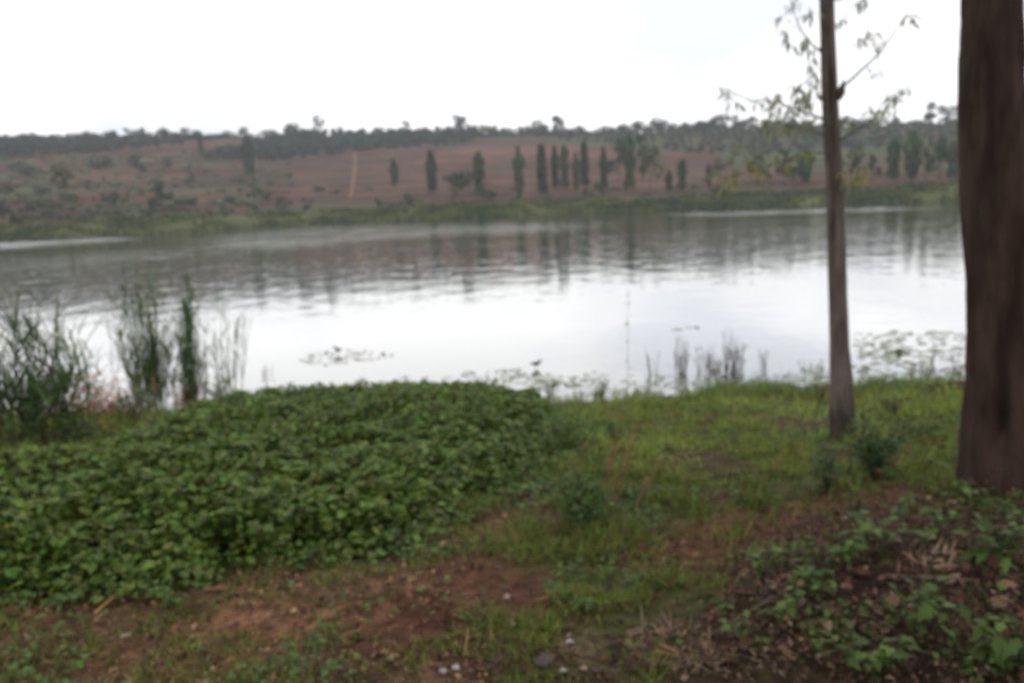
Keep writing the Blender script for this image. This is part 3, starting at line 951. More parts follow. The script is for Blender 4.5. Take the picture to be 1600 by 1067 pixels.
# thin trunk
b1 = hit(1316, 684)
YT = b1[1] + .08
edges = [(-700, 1268, 1284), (-300, 1276, 1294), (0, 1281, 1302.5), (150, 1284, 1308), (300, 1292, 1318), (450, 1295.5, 1322.5), (540, 1297, 1326), (600, 1298, 1333), (640, 1297, 1335), (680, 1297, 1336), (705, 1296, 1337)]
pts = []; rad = []
for yy, xl, xr in edges:
    pl, pr = at(xl, yy, YT), at(xr, yy, YT)
    pts.append((pl + pr) / 2); rad.append(np.linalg.norm(pr - pl) / 2)
pts.append(pts[0] + (pts[0] - pts[2]) * .3); rad.append(rad[0] * .85)
c_, r_ = resample(pts, rad, .03)
troot = empty('thin_tree', (0, 0, 0))
tag(troot, 'slim pale grey trunk with sparse drooping leafy branches, left of the big trunk', 'tree')
trunk_mesh(c_, r_, 8, rough=.05, n=40, groove=(-.6, .18, .2), col=(.150, .120, .104)).build('trunk', M_bark, troot, True)
limb_crown(troot, np.array(c_[-1]), c_[-1][2] + 1.2, 2.8, 4200, 1.1)

# knot with a broken stub where the right-hand branch leaves the trunk
mb = MB()
kp = [at(1300, 152, YT), at(1309, 149, YT - .03), at(1314, 143, YT - .04), at(1317, 132, YT - .04), at(1319, 124, YT - .04)]
tube(mb, kp, [.045, .052, .040, .014, .004], 9, (.07, .055, .05))
mb.build('knot', M_bark, troot, True)


def branch(pxs, Y0, dY, r0, clusters, col=(.085, .10, .045), big_=1.0, lcol=None):
    """a thin branch through photograph points, with hanging sprays of narrow leaves"""
    mb = MB()
    n_ = len(pxs)
    P = [at(p[0], p[1], Y0 + dY * i / max(1, n_ - 1)) for i, p in enumerate(pxs)]
    t_ = np.linspace(0, n_ - 1, 4 * n_)
    P = np.stack([np.interp(t_, np.arange(n_), np.array(P)[:, k]) for k in range(3)], 1)
    P += rng.normal(0, .004, P.shape)
    tube(mb, P, np.linspace(r0, .0025, len(P)), 5, (.10, .085, .07))
    b_ = mb.build('branch', M_bark, troot)
    lv = MB()
    for (cx, cy, nl, sz) in clusters:
        q = at(cx, cy, Y0 + dY * random.uniform(.3, 1.0))
        d_ = P - q; k = int(np.argmin((d_ ** 2).sum(1)))
        if np.linalg.norm(P[k] - q) > .03:
            tw = MB(); tube(lv, bent(P[k], q, .1, 4), [.003, .0025, .002, .0015], 4, (.09, .08, .05))
        N_ = int(nl * 1.05)
        o_ = q + rng.normal(0, .026 * sz, (N_, 3))
        scatter(lv, SLIM, o_, rng.uniform(0, 6.28, N_), rng.normal(-.95, .4, N_), rng.normal(0, .8, N_), rng.uniform(.07, .16, N_) * sz, rng.uniform(.014, .026, N_) * sz, jit(lcol or col, N_, .25))
    tag(lv.build('leaves', M_spray, b_), kind='stuff')


GL = (.24, .25, .16)  # pale leaf colour imitates backlight and lens veil on the sprays
branch([(1314, 142), (1330, 124), (1352, 104), (1372, 86), (1393, 58), (1412, 30), (1426, 10)], YT - .03, .35, .011,
       [(1420, 25, 12, 1.0), (1426, 32, 8, .8), (1372, 72, 9, .8), (1358, 50, 9, .8), (1348, 60, 9, .9), (1366, 48, 6, .7), (1338, 62, 6, .7), (1376, 116, 6, .7), (1360, 112, 4, .6)], GL)
branch([(1288, 186), (1268, 180), (1245, 172), (1222, 163), (1196, 157), (1172, 158), (1150, 148), (1132, 138)], YT - .02, -.35, .010,
       [(1131, 142, 12, 1.0), (1146, 160, 10, 1.0), (1180, 158, 8, .9), (1207, 150, 12, 1.0), (1214, 160, 10, 1.1), (1226, 168, 10, 1.2), (1240, 172, 8, 1.1), (1200, 160, 8, .9)], GL)
branch([(1290, 160), (1276, 142), (1262, 128), (1250, 132), (1244, 140)], YT - .02, -.2, .008,
       [(1244, 138, 14, 1.2), (1257, 150, 12, 1.2), (1268, 140, 12, 1.1), (1270, 112, 12, 1.1), (1266, 98, 10, .9), (1260, 162, 10, 1.1)], GL)
branch([(1284, 82), (1266, 66), (1250, 46), (1240, 20), (1234, -8)], YT, -.25, .008,
       [(1228, 53, 12, .9), (1237, 70, 10, .9), (1262, 68, 10, .9), (1272, 76, 9, .9), (1261, 22, 8, .9), (1240, 5, 10, .9), (1276, 20, 8, .8), (1258, 60, 8, .8), (1222, 28, 6, .8)], GL)
branch([(1298, 2), (1318, -2), (1338, -6), (1352, -10)], YT, .1, .008, [(1322, 27, 10, .8), (1340, 4, 10, .9), (1347, 0, 8, .9), (1302, 36, 6, .7)], GL)
branch([(1308, 222), (1336, 204), (1362, 188), (1384, 170), (1402, 150), (1414, 138)], YT - .02, -.3, .009,
       [(1396, 152, 12, 1.0), (1404, 142, 8, .9), (1360, 172, 10, .9), (1332, 182, 8, 1.0), (1356, 186, 8, .8), (1380, 168, 8, .9), (1418, 142, 6, .7), (1398, 170, 6, .7)], (.24, .25, .14))
YL = (.24, .25, .075)
branch([(1292, 238), (1262, 240), (1228, 250), (1192, 262), (1160, 272), (1130, 280)], YT - .05, -.5, .008,
       [(1236, 252, 12, 1.0), (1215, 244, 8, 1.0), (1262, 236, 10, 1.0), (1182, 258, 10, 1.0), (1158, 226, 7, .9), (1146, 268, 8, 1.0), (1190, 272, 8, 1.0), (1168, 250, 6, .9), (1126, 270, 8, .9), (1138, 284, 8, .9)], YL)
branch([(1304, 250), (1322, 256), (1340, 262), (1352, 266)], YT - .02, -.2, .006, [(1346, 264, 16, 1.1), (1350, 276, 10, .9), (1318, 272, 8, .9), (1330, 280, 8, .9)], (.27, .27, .08))
branch([(1296, 215), (1262, 204), (1232, 196), (1200, 190), (1172, 188)], YT - .03, -.4, .008,
       [(1232, 192, 14, 1.2), (1210, 196, 12, 1.1), (1258, 196, 12, 1.1), (1186, 190, 10, 1.0), (1272, 186, 10, 1.1), (1196, 188, 8, 1.0)], (.22, .24, .13))

# ------------------------------------------------------------------ crop leaves on the left of the bank
def cand(N, x0, x1, y0, y1, power=1.0):
    u = rng.uniform(0, 1, N)
    y = y0 * (y1 / y0) ** u if power else y0 + (y1 - y0) * u
    return rng.uniform(x0, x1, N), y


N = 600000
u = rng.uniform(0, 1, N)
y = 2.6 * (10.9 / 2.6) ** (u ** .8)
x = rng.uniform(-1.40, .20, N) * y
m, px, py = masks(x, y)
halo = m['field'].astype(float)
for q_ in range(6):
    rh_ = np.where(y < 5, .22, .55)
    halo = np.maximum(halo, .5 * masks(x + rh_ * math.cos(q_ * 1.05), y + rh_ * math.sin(q_ * 1.05))[0]['field'])
k = (rng.uniform(0, 1, N) < halo) & (y < 10.6) & (y > 2.75)
x = x[k]; y = y[k]
hump = fbm(x * 1.5, y * 1.5, 3, 61); fine = vnoise(x * 7.5, y * 7.5, 63)
keep = (fine + .5 * hump) > .42
x = x[keep]; y = y[keep]; hump = hump[keep]; fine = fine[keep]
N = len(x)
q = rng.uniform(0, 1, N)
inner = np.zeros(N)
for q_ in range(10):
    aa = q_ * .628; rr_ = .20 if q_ % 2 else .62
    inner += masks(x + rr_ * math.cos(aa), y + rr_ * math.sin(aa))[0]['field']
inner = sstep(.25, 1.0, inner / 10 + .35 * (fbm(x * 2.4, y * 2.4, 3, 67) - .5))
ppx = project(np.stack([x, y, ground_z(x, y)], 1))[0]
top = (.06 + .26 * hump + .15 * fine) * (.16 + .84 * inner) * (1 - .6 * sstep(420, 100, ppx) * sstep(5, 8.5, y))
z = ground_z(x, y) + top * np.sqrt(q) * .97 + .012
kk = rng.uniform(0, 1, N) < .12 + .88 * inner
x, y, z, q = x[kk], y[kk], z[kk], q[kk]; N = len(x)
print('crop leaves', N)
Lf = np.clip(rng.lognormal(-3.2, .32, N), .018, .072) * (.8 + .35 * q)
colr = np.array([.058, .105, .024]) * (1 + .0 * q)[:, None]
spot = rng.uniform(0, 1, N)
cc = jit((.074, .116, .017), N, .36, .12)
cc[spot > .86] = jit((.125, .185, .030), int((spot > .86).sum()), .15, .06)
cc[spot < .008] = jit((.12, .10, .035), int((spot < .008).sum()), .2, .06)
mb = MB()
scatter(mb, LEAF, np.stack([x, y, z], 1), rng.uniform(0, 6.28, N), rng.normal(-.05, .42, N), rng.normal(0, .42, N), Lf, Lf * rng.uniform(.75, 1.0, N), cc)
tag(mb.build('crop_foliage', M_leaf), 'thick knee-high mat of dark green crop leaves on the bank', 'crop', None, 'stuff')

# ------------------------------------------------------------------ grass
N = 310000
az = rng.uniform(-.9, .86, N)
u = rng.uniform(0, 1, N)
r = 1.9 * (15.2 / 1.9) ** (u ** .9)
x = r * np.sin(az); y = r * np.cos(az)
m, px, py = masks(x, y)
cl = fbm(x * 1.4, y * 1.4, 4, 71); tuft = fbm(x * 4.5, y * 4.5, 3, 81)
p = np.where(cl < .54, .98, np.where(cl < .62, .65, .35)) * np.maximum(sstep(.32, .56, tuft), .28)
p = np.where(m['a'], p * .42, p); p = np.where(m['b'], p * .2, p); p = np.where(m['lit'], p * .10, p); p = np.where(m['d'], p * .5, p)
p = np.where(m['e'], p * .6, p); p = np.where(m['p'], p * .28, p)
p = np.where(m['field'], 0, p)
k = (rng.uniform(0, 1, N) < p) & (y < 14.6)
x = x[k]; y = y[k]; r = r[k]; tuft = tuft[k]; cl = cl[k]
N = len(x)
print('grass', N)
dry = rng.uniform(0, 1, N)
cc = jit((.150, .190, .040), N, .28, .08) * (.66 + .62 * sstep(3, 8, y))[:, None]  # colour brightens towards the shore: painted open-sky light beyond the tree shade
pal = fbm(x * .9, y * .9, 3, 83)
cc = cc * (1 + .35 * (sstep(.4, .65, pal) - .4))[:, None]
dk = dry < .19
cc[dk] = jit((.15, .115, .05), int(dk.sum()), .25, .06)
hh = (.020 + .075 * sstep(.4, .7, tuft)) * rng.uniform(.5, 1.4, N) * np.where(y > 10.5, 1.45, np.where(m['a'][k] | m['e'][k], .42, np.where(y < 3.6, .62, 1.0)))
mb = MB()
scatter(mb, BLADE, np.stack([x, y, ground_z(x, y) - .004], 1), rng.uniform(0, 6.28, N), rng.uniform(.45, 1.45, N), rng.uniform(-.6, .6, N), hh * 1.4, .0035 + .0011 * r * rng.uniform(.6, 1.3, N), cc)
tag(mb.build('grass', M_grass), 'short patchy green grass over the near bank', 'grass', None, 'stuff')

# taller fine grass along the near waterline
N = 16000
x = rng.uniform(-2.5, 8.5, N); y = rng.uniform(11.6, 14.5, N)
p = sstep(.42, .62, fbm(x * 1.3, y * 1.1, 3, 511))
k = rng.uniform(0, 1, N) < p
x = x[k]; y = y[k]; N = len(x)
mb = MB()
scatter(mb, BLADE, np.stack([x, y, np.maximum(ground_z(x, y), -.1) - .01], 1), rng.uniform(0, 6.28, N), rng.uniform(.8, 1.5, N), rng.uniform(-.6, .6, N), rng.uniform(.12, .36, N), rng.uniform(.006, .016, N), jit((.125, .165, .050), N, .25))
tag(mb.build('shore_grass', M_grass), 'taller pale green grass along the near waterline', 'grass', None, 'stuff')

# low broad-leaved ground weeds between the grass
N = 78000
az = rng.uniform(-.9, .86, N); r = 1.9 * (14.0 / 1.9) ** rng.uniform(0, 1, N)
x = r * np.sin(az); y = r * np.cos(az)
m, px, py = masks(x, y)
tf = fbm(x * 2.6 + 9, y * 2.6, 3, 87)
p = sstep(.50, .62, tf) * np.where(m['b'] | m['p'], .06, np.where(m['a'], .6, np.where(m['lit'], .8, .8))) * ~m['field'] * (y < 13.7)
k = rng.uniform(0, 1, N) < p
x = x[k]; y = y[k]; r = r[k]; N = len(x)
mb = MB(); L_ = rng.uniform(.018, .045, N) * (.8 + .05 * r)
scatter(mb, LEAF, np.stack([x, y, ground_z(x, y) + rng.uniform(.01, .07, N)], 1), rng.uniform(0, 6.28, N), rng.normal(.1, .4, N), rng.normal(0, .4, N), L_, L_ * .7, jit((.072, .115, .024), N, .3))
tag(mb.build('ground_cover', M_leaf), 'low broad-leaved weeds growing through the grass', 'weeds', None, 'stuff')

# dead leaf litter and clods
N = 90000
az = rng.uniform(-.9, .86, N); r = 1.8 * (9.0 / 1.8) ** rng.uniform(0, 1, N)
x = r * np.sin(az); y = r * np.cos(az)
m, px, py = masks(x, y)
p = np.where(m['lit'], .85, np.where(m['e'], .5, np.where(m['a'] | m['b'], .42, np.where(m['p'], .15, .07)))) * ~m['field']
k = rng.uniform(0, 1, N) < p
x = x[k]; y = y[k]; N = len(x)
inl = m['lit'][k]
mb = MB(); L_ = np.clip(rng.lognormal(-3.9, .45, N), .008, .05)
sel = rng.uniform(0, 1, N)
cc = jit((.080, .045, .030), N, .45, .1); cc[sel > .90] = jit((.20, .13, .085), int((sel > .90).sum()), .3, .08); cc[sel < .3] = jit((.06, .038, .03), int((sel < .3).sum()), .3, .08)
tan_ = m['a'][k] & (sel > .45); cc[tan_] = jit((.23, .135, .075), int(tan_.sum()), .3, .08)
scatter(mb, LEAF, np.stack([x, y, ground_z(x, y) + rng.uniform(.004, .05, N) * np.where(inl, 1.3 + 1.6 * rng.uniform(0, 1, N) ** 3, .3)], 1), rng.uniform(0, 6.28, N), rng.normal(0, .45, N), rng.normal(0, .6, N), L_, L_ * rng.uniform(.25, .8, N), cc)
tag(mb.build('leaf_litter', M_dry), 'brown litter of dead leaves and crumbled bark', 'litter', None, 'stuff')

# ------------------------------------------------------------------ single weeds with separate leaves
LEAFM = []
for sd_ in range(5):
    mb = MB(); tv, tt, _ = LOBED
    c0 = jit((.066, .112, .022), 1, .3, .08)[0] if sd_ != 2 else np.array([.095, .155, .030])
    V = tv.copy(); V[:, 1] *= .85; V[:, 2] += -.12 * V[:, 0] ** 2
    mb.add(V, tt, None, c0)
    LEAFM.append(mb.mesh('leaf', M_leaf))


def weed(px_, py_, size, nl, ls, label, group='leafy weeds in the litter', name='leafy_weed', lean=(0, 0)):
    if name == 'leafy_weed': size, nl, ls = size * 1.25, int(nl * 1.5), ls * .86
    b = hit(px_, py_)
    r_ = empty(name, b); tag(r_, label, 'plant', group)
    st = MB()
    ns = max(2, nl // 6)
    spots = []
    for s in range(ns):
        a = random.uniform(0, 6.28); h_ = size * random.uniform(.55, 1.0); sp = size * random.uniform(.2, .75)
        e = np.array([sp * math.cos(a) + lean[0] * h_, sp * math.sin(a) + lean[1] * h_, h_])
        pt = bent((0, 0, -.02), e, .25, 6)
        tube(st, pt, np.linspace(.0045, .002, 6), 5, (.075, .085, .035))
        for q in range(nl // ns):
            f_ = .35 + .65 * (q + .5) / (nl // ns)
            i_ = f_ * 5; i0 = min(4, int(i_)); p_ = pt[i0] + (pt[i0 + 1] - pt[i0]) * (i_ - i0)
            spots.append((p_, a + q * 2.4 + random.uniform(-.4, .4), f_))
    tag(st.build('stems', M_leaf, r_), kind='stuff')
    for p_, a, f_ in spots:
        o = child('leaf', random.choice(LEAFM), r_)
        l_ = ls * random.uniform(.65, 1.2)
        o.location = p_; o.scale = (l_, l_, l_)
        o.rotation_euler = (random.uniform(-.5, .5), random.uniform(-.35, .45), a)
    return r_


WEEDS = [
    (1440, 1010, .17, 24, .085, 'bright leafy weed in the bottom right corner, its top spray above dark litter'), (1520, 1055, .15, 24, .085, 'dense leafy weed at the bottom right edge of the litter'),
    (1340, 1062, .13, 18, .075, 'lobed weed at the bottom edge left of the bright corner weed'), (1590, 1040, .16, 18, .085, 'leafy weed cut off by the bottom right corner'),
    (1385, 1060, .14, 18, .07, 'weed between the bottom lobed weed and the bright corner weed'),
    (1265, 935, .16, 24, .075, 'upright green weed in the middle of the litter heap'), (1235, 985, .12, 18, .065, 'dull weed sprawling below the upright litter weed'),
    (1300, 900, .16, 24, .075, 'dark leafy weed behind the upright litter weed'), (1370, 868, .18, 24, .08, 'broad dark weed on the upper side of the litter heap'),
    (1235, 890, .13, 18, .07, 'low weed at the left end of the litter heap'), (1190, 905, .11, 12, .06, 'small weed on bare soil left of the litter heap'),
    (1510, 815, .18, 24, .08, 'leafy weed growing against the foot of the big trunk'), (1470, 850, .15, 18, .075, 'weed just left of the big trunk foot'),
    (1575, 885, .20, 30, .09, 'tall bright weed below the big trunk at the right edge'), (1595, 840, .18, 24, .085, 'weed under the big trunk touching the right edge'),
    (1540, 905, .15, 18, .085, 'weed in front of the big trunk over brown litter'), (1170, 1010, .10, 18, .055, 'bluish low weed on the lower left of the litter heap'),
    (1130, 960, .10, 12, .055, 'small creeping weed at the edge of litter and grass'), (1335, 800, .10, 12, .055, 'pointed weed on the bare soil strip near the thin tree'),
    (1420, 820, .14, 18, .07, 'weed at the back of the litter between both trunks'),
]
for w in WEEDS: weed(*w)
for (a, b, s_, n_, ls, l) in [(265, 950, .09, 18, .045, 'grey-green weed on the soil edge below the crop'), (115, 960, .09, 12, .045, 'small weed at the lower left crop edge'),
                             (440, 925, .09, 12, .05, 'pale weed at the front corner of the crop'), (640, 880, .08, 12, .045, 'weed on the red soil right of the crop front'),
                             (700, 865, .07, 12, .045, 'tiny weed on red soil near the path'), (870, 930, .08, 12, .045, 'dark weed in the grass right of the path'),
                             (560, 1000, .05, 12, .035, 'low weed with yellowish tips on the brown foreground'), (660, 840, .09, 12, .05, 'straggling weed at the crop right flank'),
                             (920, 960, .07, 12, .045, 'weed in the lower middle grass')]:
    weed(a, b, s_, n_, ls, l, 'small weeds at the crop edge', 'small_weed')


def shrub(px_, py_, w, h_, n_, ls, col, label, name='shrub', cat='shrub', orange=0):
    b = hit(px_, py_)
    r_ = empty(name, b); tag(r_, label, cat)
    st = MB(); lv = MB(); tips = []
    for s in range(9):
        a = random.uniform(0, 6.28); e = np.array([w * .45 * math.cos(a) * random.uniform(.3, 1), w * .45 * math.sin(a) * random.uniform(.3, 1), h_ * random.uniform(.55, 1)])
        pt = bent((0, 0, -.03), e, .12, 6); tube(st, pt, np.linspace(.006, .002, 6), 5, (.08, .06, .045)); tips.append(pt)
    tips = np.concatenate([t_[2:] for t_ in tips])
    P = tips[rng.integers(0, len(tips), n_)] + rng.normal(0, w * .09, (n_, 3))
    P[:, 2] = np.maximum(P[:, 2], .01)
    scatter(lv, LEAF, P, rng.uniform(0, 6.28, n_), rng.normal(.0, .5, n_), rng.normal(0, .5, n_), ls * rng.uniform(.6, 1.3, n_), ls * .55 * rng.uniform(.6, 1.3, n_), jit(col, n_, .25))
    tag(st.build('stems', M_bark, r_), kind='stuff'); tag(lv.build('foliage', M_leaf, r_), kind='stuff')
    if orange:
        ol = MB(); P = tips[rng.integers(0, len(tips), orange)] + rng.normal(0, w * .12, (orange, 3))
        scatter(ol, LEAF, P, rng.uniform(0, 6.28, orange), rng.normal(.1, .4, orange), rng.normal(0, .5, orange), ls * .9, ls * .6, jit((.24, .11, .04), orange, .2, .05))
        ol.build('orange_leaves', M_leaf, r_)
    return r_


shrub(912, 832, .46, .26, 620, .045, (.050, .090, .018), 'dark low shrub in the grass beside the dry stalks')
shrub(1365, 748, .50, .42, 620, .05, (.052, .088, .030), 'leafy shrub at the foot of the thin tree, orange leaves around it', orange=26)
shrub(1292, 768, .28, .26, 240, .045, (.058, .090, .032), 'small shrub left of the leafy shrub by the thin tree', orange=14)
shrub(885, 705, .60, .34, 480, .045, (.080, .130, .030), 'bushy weeds at the right end of the crop')
shrub(962, 690, .40, .22, 220, .04, (.085, .135, .032), 'low green shrub right of the bushy weeds')
shrub(940, 622, .40, .42, 150, .05, (.11, .155, .055), 'leafy bush on the shore against the bright water')
shrub(1215, 622, .30, .26, 110, .045, (.11, .155, .055), 'small leafy plant on the shore left of the thin tree')
shrub(1280, 628, .42, .42, 260, .04, (.15, .135, .06), 'yellowish brown bush on the shore behind the thin trunk')
shrub(1370, 612, .75, .30, 320, .04, (.11, .155, .06), 'low green bush on the shore right of the thin trunk')
shrub(1430, 690, .55, .20, 320, .05, (.075, .115, .03), 'bright low plant patch between both trunks', orange=10)
shrub(1395, 650, .35, .25, 120, .045, (.075, .11, .03), 'little plant with orange leaves right of the thin trunk', orange=24)
shrub(860, 618, .75, .34, 420, .045, (.10, .155, .040), 'tall grassy plant at the far right corner of the crop')

# dark earth lump with roots at the shoreline by the big trunk
b = hit(1470, 612)
mb = MB(); nu, nv = 22, 9
V = []; C = []
for j in range(nv):
    for i in range(nu):
        a = i * 2 * math.pi / nu; ph = j / (nv - 1) * math.pi / 2
        n_ = .75 + .5 * float(vnoise(np.array([a * 2.2]), np.array([ph * 4.0]), 400)[0])
        V.append((b[0] + .15 + .62 * math.cos(a) * math.cos(ph) * n_, b[1] + .25 * math.sin(a) * math.cos(ph) * n_, b[2] - .05 + .17 * math.sin(ph) * n_)); C.append(np.array([.065, .042, .034]) * n_)
Q = [(j * nu + i, j * nu + (i + 1) % nu, (j + 1) * nu + (i + 1) % nu, (j + 1) * nu + i) for j in range(nv - 1) for i in range(nu)]
o = mb.add(V, None, Q, np.array(C)).build('earth_mound', M_soil, None, True)
tag(o, 'dark earth mound at the waterline beside the big trunk', 'mound')

# ------------------------------------------------------------------ tall grass and reeds at the water, left
def reed_clump(stems, label, name, col, bladew=.016, leafy=5, dry=0, group=None, cat='reeds'):
    """stems: (base px, base py, top px, top py, how many)"""
    r_ = empty(name, (0, 0, 0)); tag(r_, label, cat, group)
    st = MB(); lv = MB(); dl = MB()
    for (bx, by, tx, ty, n_, sp) in stems:
        b_ = hit(bx, by); Y = b_[1]
        tp = at(tx, ty, Y)
        for s in range(n_):
            o_ = np.array([rng.normal(0, sp), rng.normal(0, sp), 0])
            b2 = b_ + o_; b2[2] = max(float(ground_z(b2[0], b2[1])), -.05) - .03
            t2 = b2 + (tp - b_) * random.uniform(.62, 1.10) + np.array([rng.normal(0, sp * .9), rng.normal(0, sp * .9), 0])
            pt = bent(b2, t2, .05, 7)
            tube(st, pt, np.linspace(.0065, .002, 7), 5, jit(np.array(col) * .9, 1)[0])
            m_ = leafy
            tt_ = rng.uniform(.12, .92, m_)
            pp_ = np.stack([np.interp(tt_, np.linspace(0, 1, 7), pt[:, k]) for k in range(3)], 1)
            scatter(lv, REED, pp_, rng.uniform(0, 6.28, m_), rng.uniform(.7, 1.35, m_), rng.uniform(-.5, .5, m_), rng.uniform(.28, .62, m_), bladew * rng.uniform(.8, 1.7, m_), jit(col, m_, .3))
            if dry and s % 2 == 0:
                pd = b2 + np.stack([rng.normal(0, .12, dry), rng.normal(0, .1, dry), rng.uniform(.05, .45, dry)], 1)
                scatter(dl, REED, pd, rng.uniform(0, 6.28, dry), rng.normal(-.2, .5, dry), rng.uniform(-.5, .5, dry), rng.uniform(.15, .4, dry), .02 * rng.uniform(.7, 1.5, dry), jit((.26, .115, .06), dry, .25, .06))
    tag(st.build('stems', M_grass, r_), kind='stuff'); tag(lv.build('leaf_blades', M_grass, r_), kind='stuff')
    if dry: tag(dl.build('dry_blades', M_dry, r_), kind='stuff')


RG = (.100, .145, .050)
reed_clump([(232, 640, 212, 405, 20, .12), (240, 640, 225, 440, 22, .13), (222, 640, 190, 470, 9, .13), (246, 640, 268, 425, 8, .14), (250, 636, 285, 480, 5, .14), (228, 640, 172, 500, 5, .12), (235, 640, 232, 520, 22, .15)], 'densest tall reed clump on the left shore, its stems fanning upward', 'reed_clump', RG, .011, 9, 0)
reed_clump([(295, 632, 290, 395, 18, .09), (300, 632, 296, 460, 18, .10), (290, 632, 268, 440, 7, .14), (300, 630, 300, 530, 16, .13)], 'tall narrow reed clump right of the densest clump', 'reed_clump', RG, .011, 9, 3)
reed_clump([(340, 622, 335, 455, 6, .10), (355, 618, 350, 430, 7, .12), (372, 612, 378, 470, 5, .12), (350, 620, 330, 520, 6, .16)], 'sparse thin reed clump with bare stems at the right of the left reeds', 'reed_clump', RG, .012, 4, 1)
reed_clump([(20, 690, -5, 470, 14, .25), (60, 688, 40, 500, 12, .25), (95, 680, 75, 520, 8, .2), (-40, 700, -60, 470, 14, .3), (40, 690, 45, 560, 16, .3)], 'dark bushy tall grass at the left edge over the water', 'tall_grass_clump', (.070, .108, .038), .012, 9, 1)
reed_clump([(130, 655, 95, 490, 4, .12), (180, 640, 165, 505, 3, .12), (150, 650, 130, 540, 4, .15)], 'few thin arching stems between the dark grass and the densest reeds', 'thin_reed_clump', (.06, .085, .04), .010, 3, 0)


shrub(38, 700, 1.5, .80, 800, .06, (.062, .100, .030), 'dark leafy bush inside the tall grass at the left edge', 'leafy_bush')
shrub(205, 655, .7, .40, 320, .06, (.062, .100, .030), 'green undergrowth at the foot of the densest reeds', 'leafy_bush')
shrub(335, 632, .7, .50, 360, .06, (.068, .110, .030), 'leafy weeds at the foot of the sparse thin reeds', 'leafy_bush')
shrub(120, 690, .8, .30, 300, .06, (.058, .095, .028), 'low green plants in front of the reddish dead grass heap', 'leafy_bush')


def dry_heap(px_, py_, w, h_, n_, col, label, name='dry_grass_heap', lenk=1.0, cat='dry grass', pit=.25):
    b_ = hit(px_, py_)
    P = b_ + np.stack([rng.normal(0, w * .4, n_), rng.normal(0, w * .25, n_), np.zeros(n_)], 1)
    P[:, 2] = ground_z(P[:, 0], P[:, 1]) + np.abs(rng.normal(0, h_ * .5, n_))
    mb = MB()
    scatter(mb, REED, P, rng.uniform(0, 6.28, n_), rng.normal(pit, .5, n_), rng.uniform(-.6, .6, n_), rng.uniform(.08, .28, n_) * lenk, rng.uniform(.006, .016, n_) * lenk ** .5, jit(col, n_, .3))
    tag(mb.build(name, M_dry), label, cat, None, 'stuff')


dry_heap(135, 652, .8, .50, 640, (.27, .13, .075), 'reddish brown dead grass heap between the left reed clumps', lenk=1.3)
dry_heap(180, 640, .45, .22, 160, (.22, .10, .055), 'small rusty dead grass tuft left of the densest reeds', lenk=1.2)
dry_heap(292, 628, .22, .5, 200, (.30, .105, .05), 'rust-coloured dead blades at the foot of the narrow reed clump', lenk=1.1)
dry_heap(1040, 990, .15, .03, 70, (.19, .125, .085), 'pale straw tuft in the lower grass left of the litter', lenk=.36, pit=.25)
dry_heap(1110, 1035, .15, .03, 90, (.17, .11, .07), 'flattened straw beside the fallen twig', lenk=.5, pit=.1)
dry_heap(1460, 895, .16, .08, 90, (.21, .135, .095), 'curled pale dead leaves on top of the litter heap', lenk=.38, pit=.4)
dry_heap(1230, 925, .22, .03, 110, (.17, .105, .08), 'pinkish straw patch at the left of the litter heap', lenk=.42, pit=.1)

# ------------------------------------------------------------------ plants standing in the shallow water, right
def water_stems(px_, py_, w, h_, n_, col, label, leafn=2, name='water_reeds'):
    b_ = at_water(px_, py_)
    r_ = empty(name, b_); tag(r_, label, 'reeds', 'dark reeds in the shallow water')
    st = MB(); lv = MB()
    for s in range(n_):
        x_, y_ = rng.normal(0, w * .4), rng.normal(0, w * .3)
        tp = np.array([x_ + rng.normal(0, .08), y_ + rng.normal(0, .08), h_ * random.uniform(.3, 1.0)])
        pt = bent((x_, y_, -.15), tp, .08, 6); tube(st, pt, np.linspace(.008, .003, 6), 5, jit(col, 1)[0])
        k_ = leafn; i_ = rng.integers(2, 5, k_)
        scatter(lv, REED, pt[i_], rng.uniform(0, 6.28, k_), rng.uniform(.6, 1.4, k_), rng.uniform(-.5, .5, k_), rng.uniform(.12, .32, k_) * h_, .012 * rng.uniform(.7, 1.4, k_), jit(col, k_, .3))
    tag(st.build('stems', M_grass, r_), kind='stuff'); tag(lv.build('leaf_blades', M_grass, r_), kind='stuff')


def at_water(px_, py_):
    d = ray(px_, py_); t_ = -EYE / d[2]
    return CAM + d * t_


RB = (.085, .075, .045)
water_stems(1066, 585, .22, .85, 16, RB, 'dark reed tuft in the water, leftmost of the shallow-water reeds')
water_stems(1112, 582, .30, .62, 26, RB, 'brownish dense reed tuft in the middle of the shallow water')
water_stems(1150, 578, .26, .95, 22, RB, 'tallest dark reed tuft standing in the shallow water')
water_stems(1132, 590, .55, .35, 24, RB, 'short stubble of reeds between the two larger water tufts')
water_stems(1192, 572, .14, .40, 7, RB, 'few short reed stems right of the tallest water tuft')
water_stems(1020, 585, .14, .55, 6, (.11, .10, .06), 'faint thin stems left of the water reed tufts', 1)
water_stems(1448, 592, .14, .55, 12, RB, 'dark reed tuft in the lilies left of the big trunk')
water_stems(1426, 590, .06, .45, 4, RB, 'two or three dark stems left of the reed tuft among lilies', 1)
water_stems(1270, 578, .30, .24, 18, (.11, .10, .06), 'low brown reed stubble in the water behind the thin trunk')
water_stems(1495, 580, .10, .50, 6, RB, 'dark stems in the lilies touching the big trunk outline', 1)
water_stems(415, 588, .12, .28, 6, RB, 'few curved stems in the water left of the left lily mat', 2)

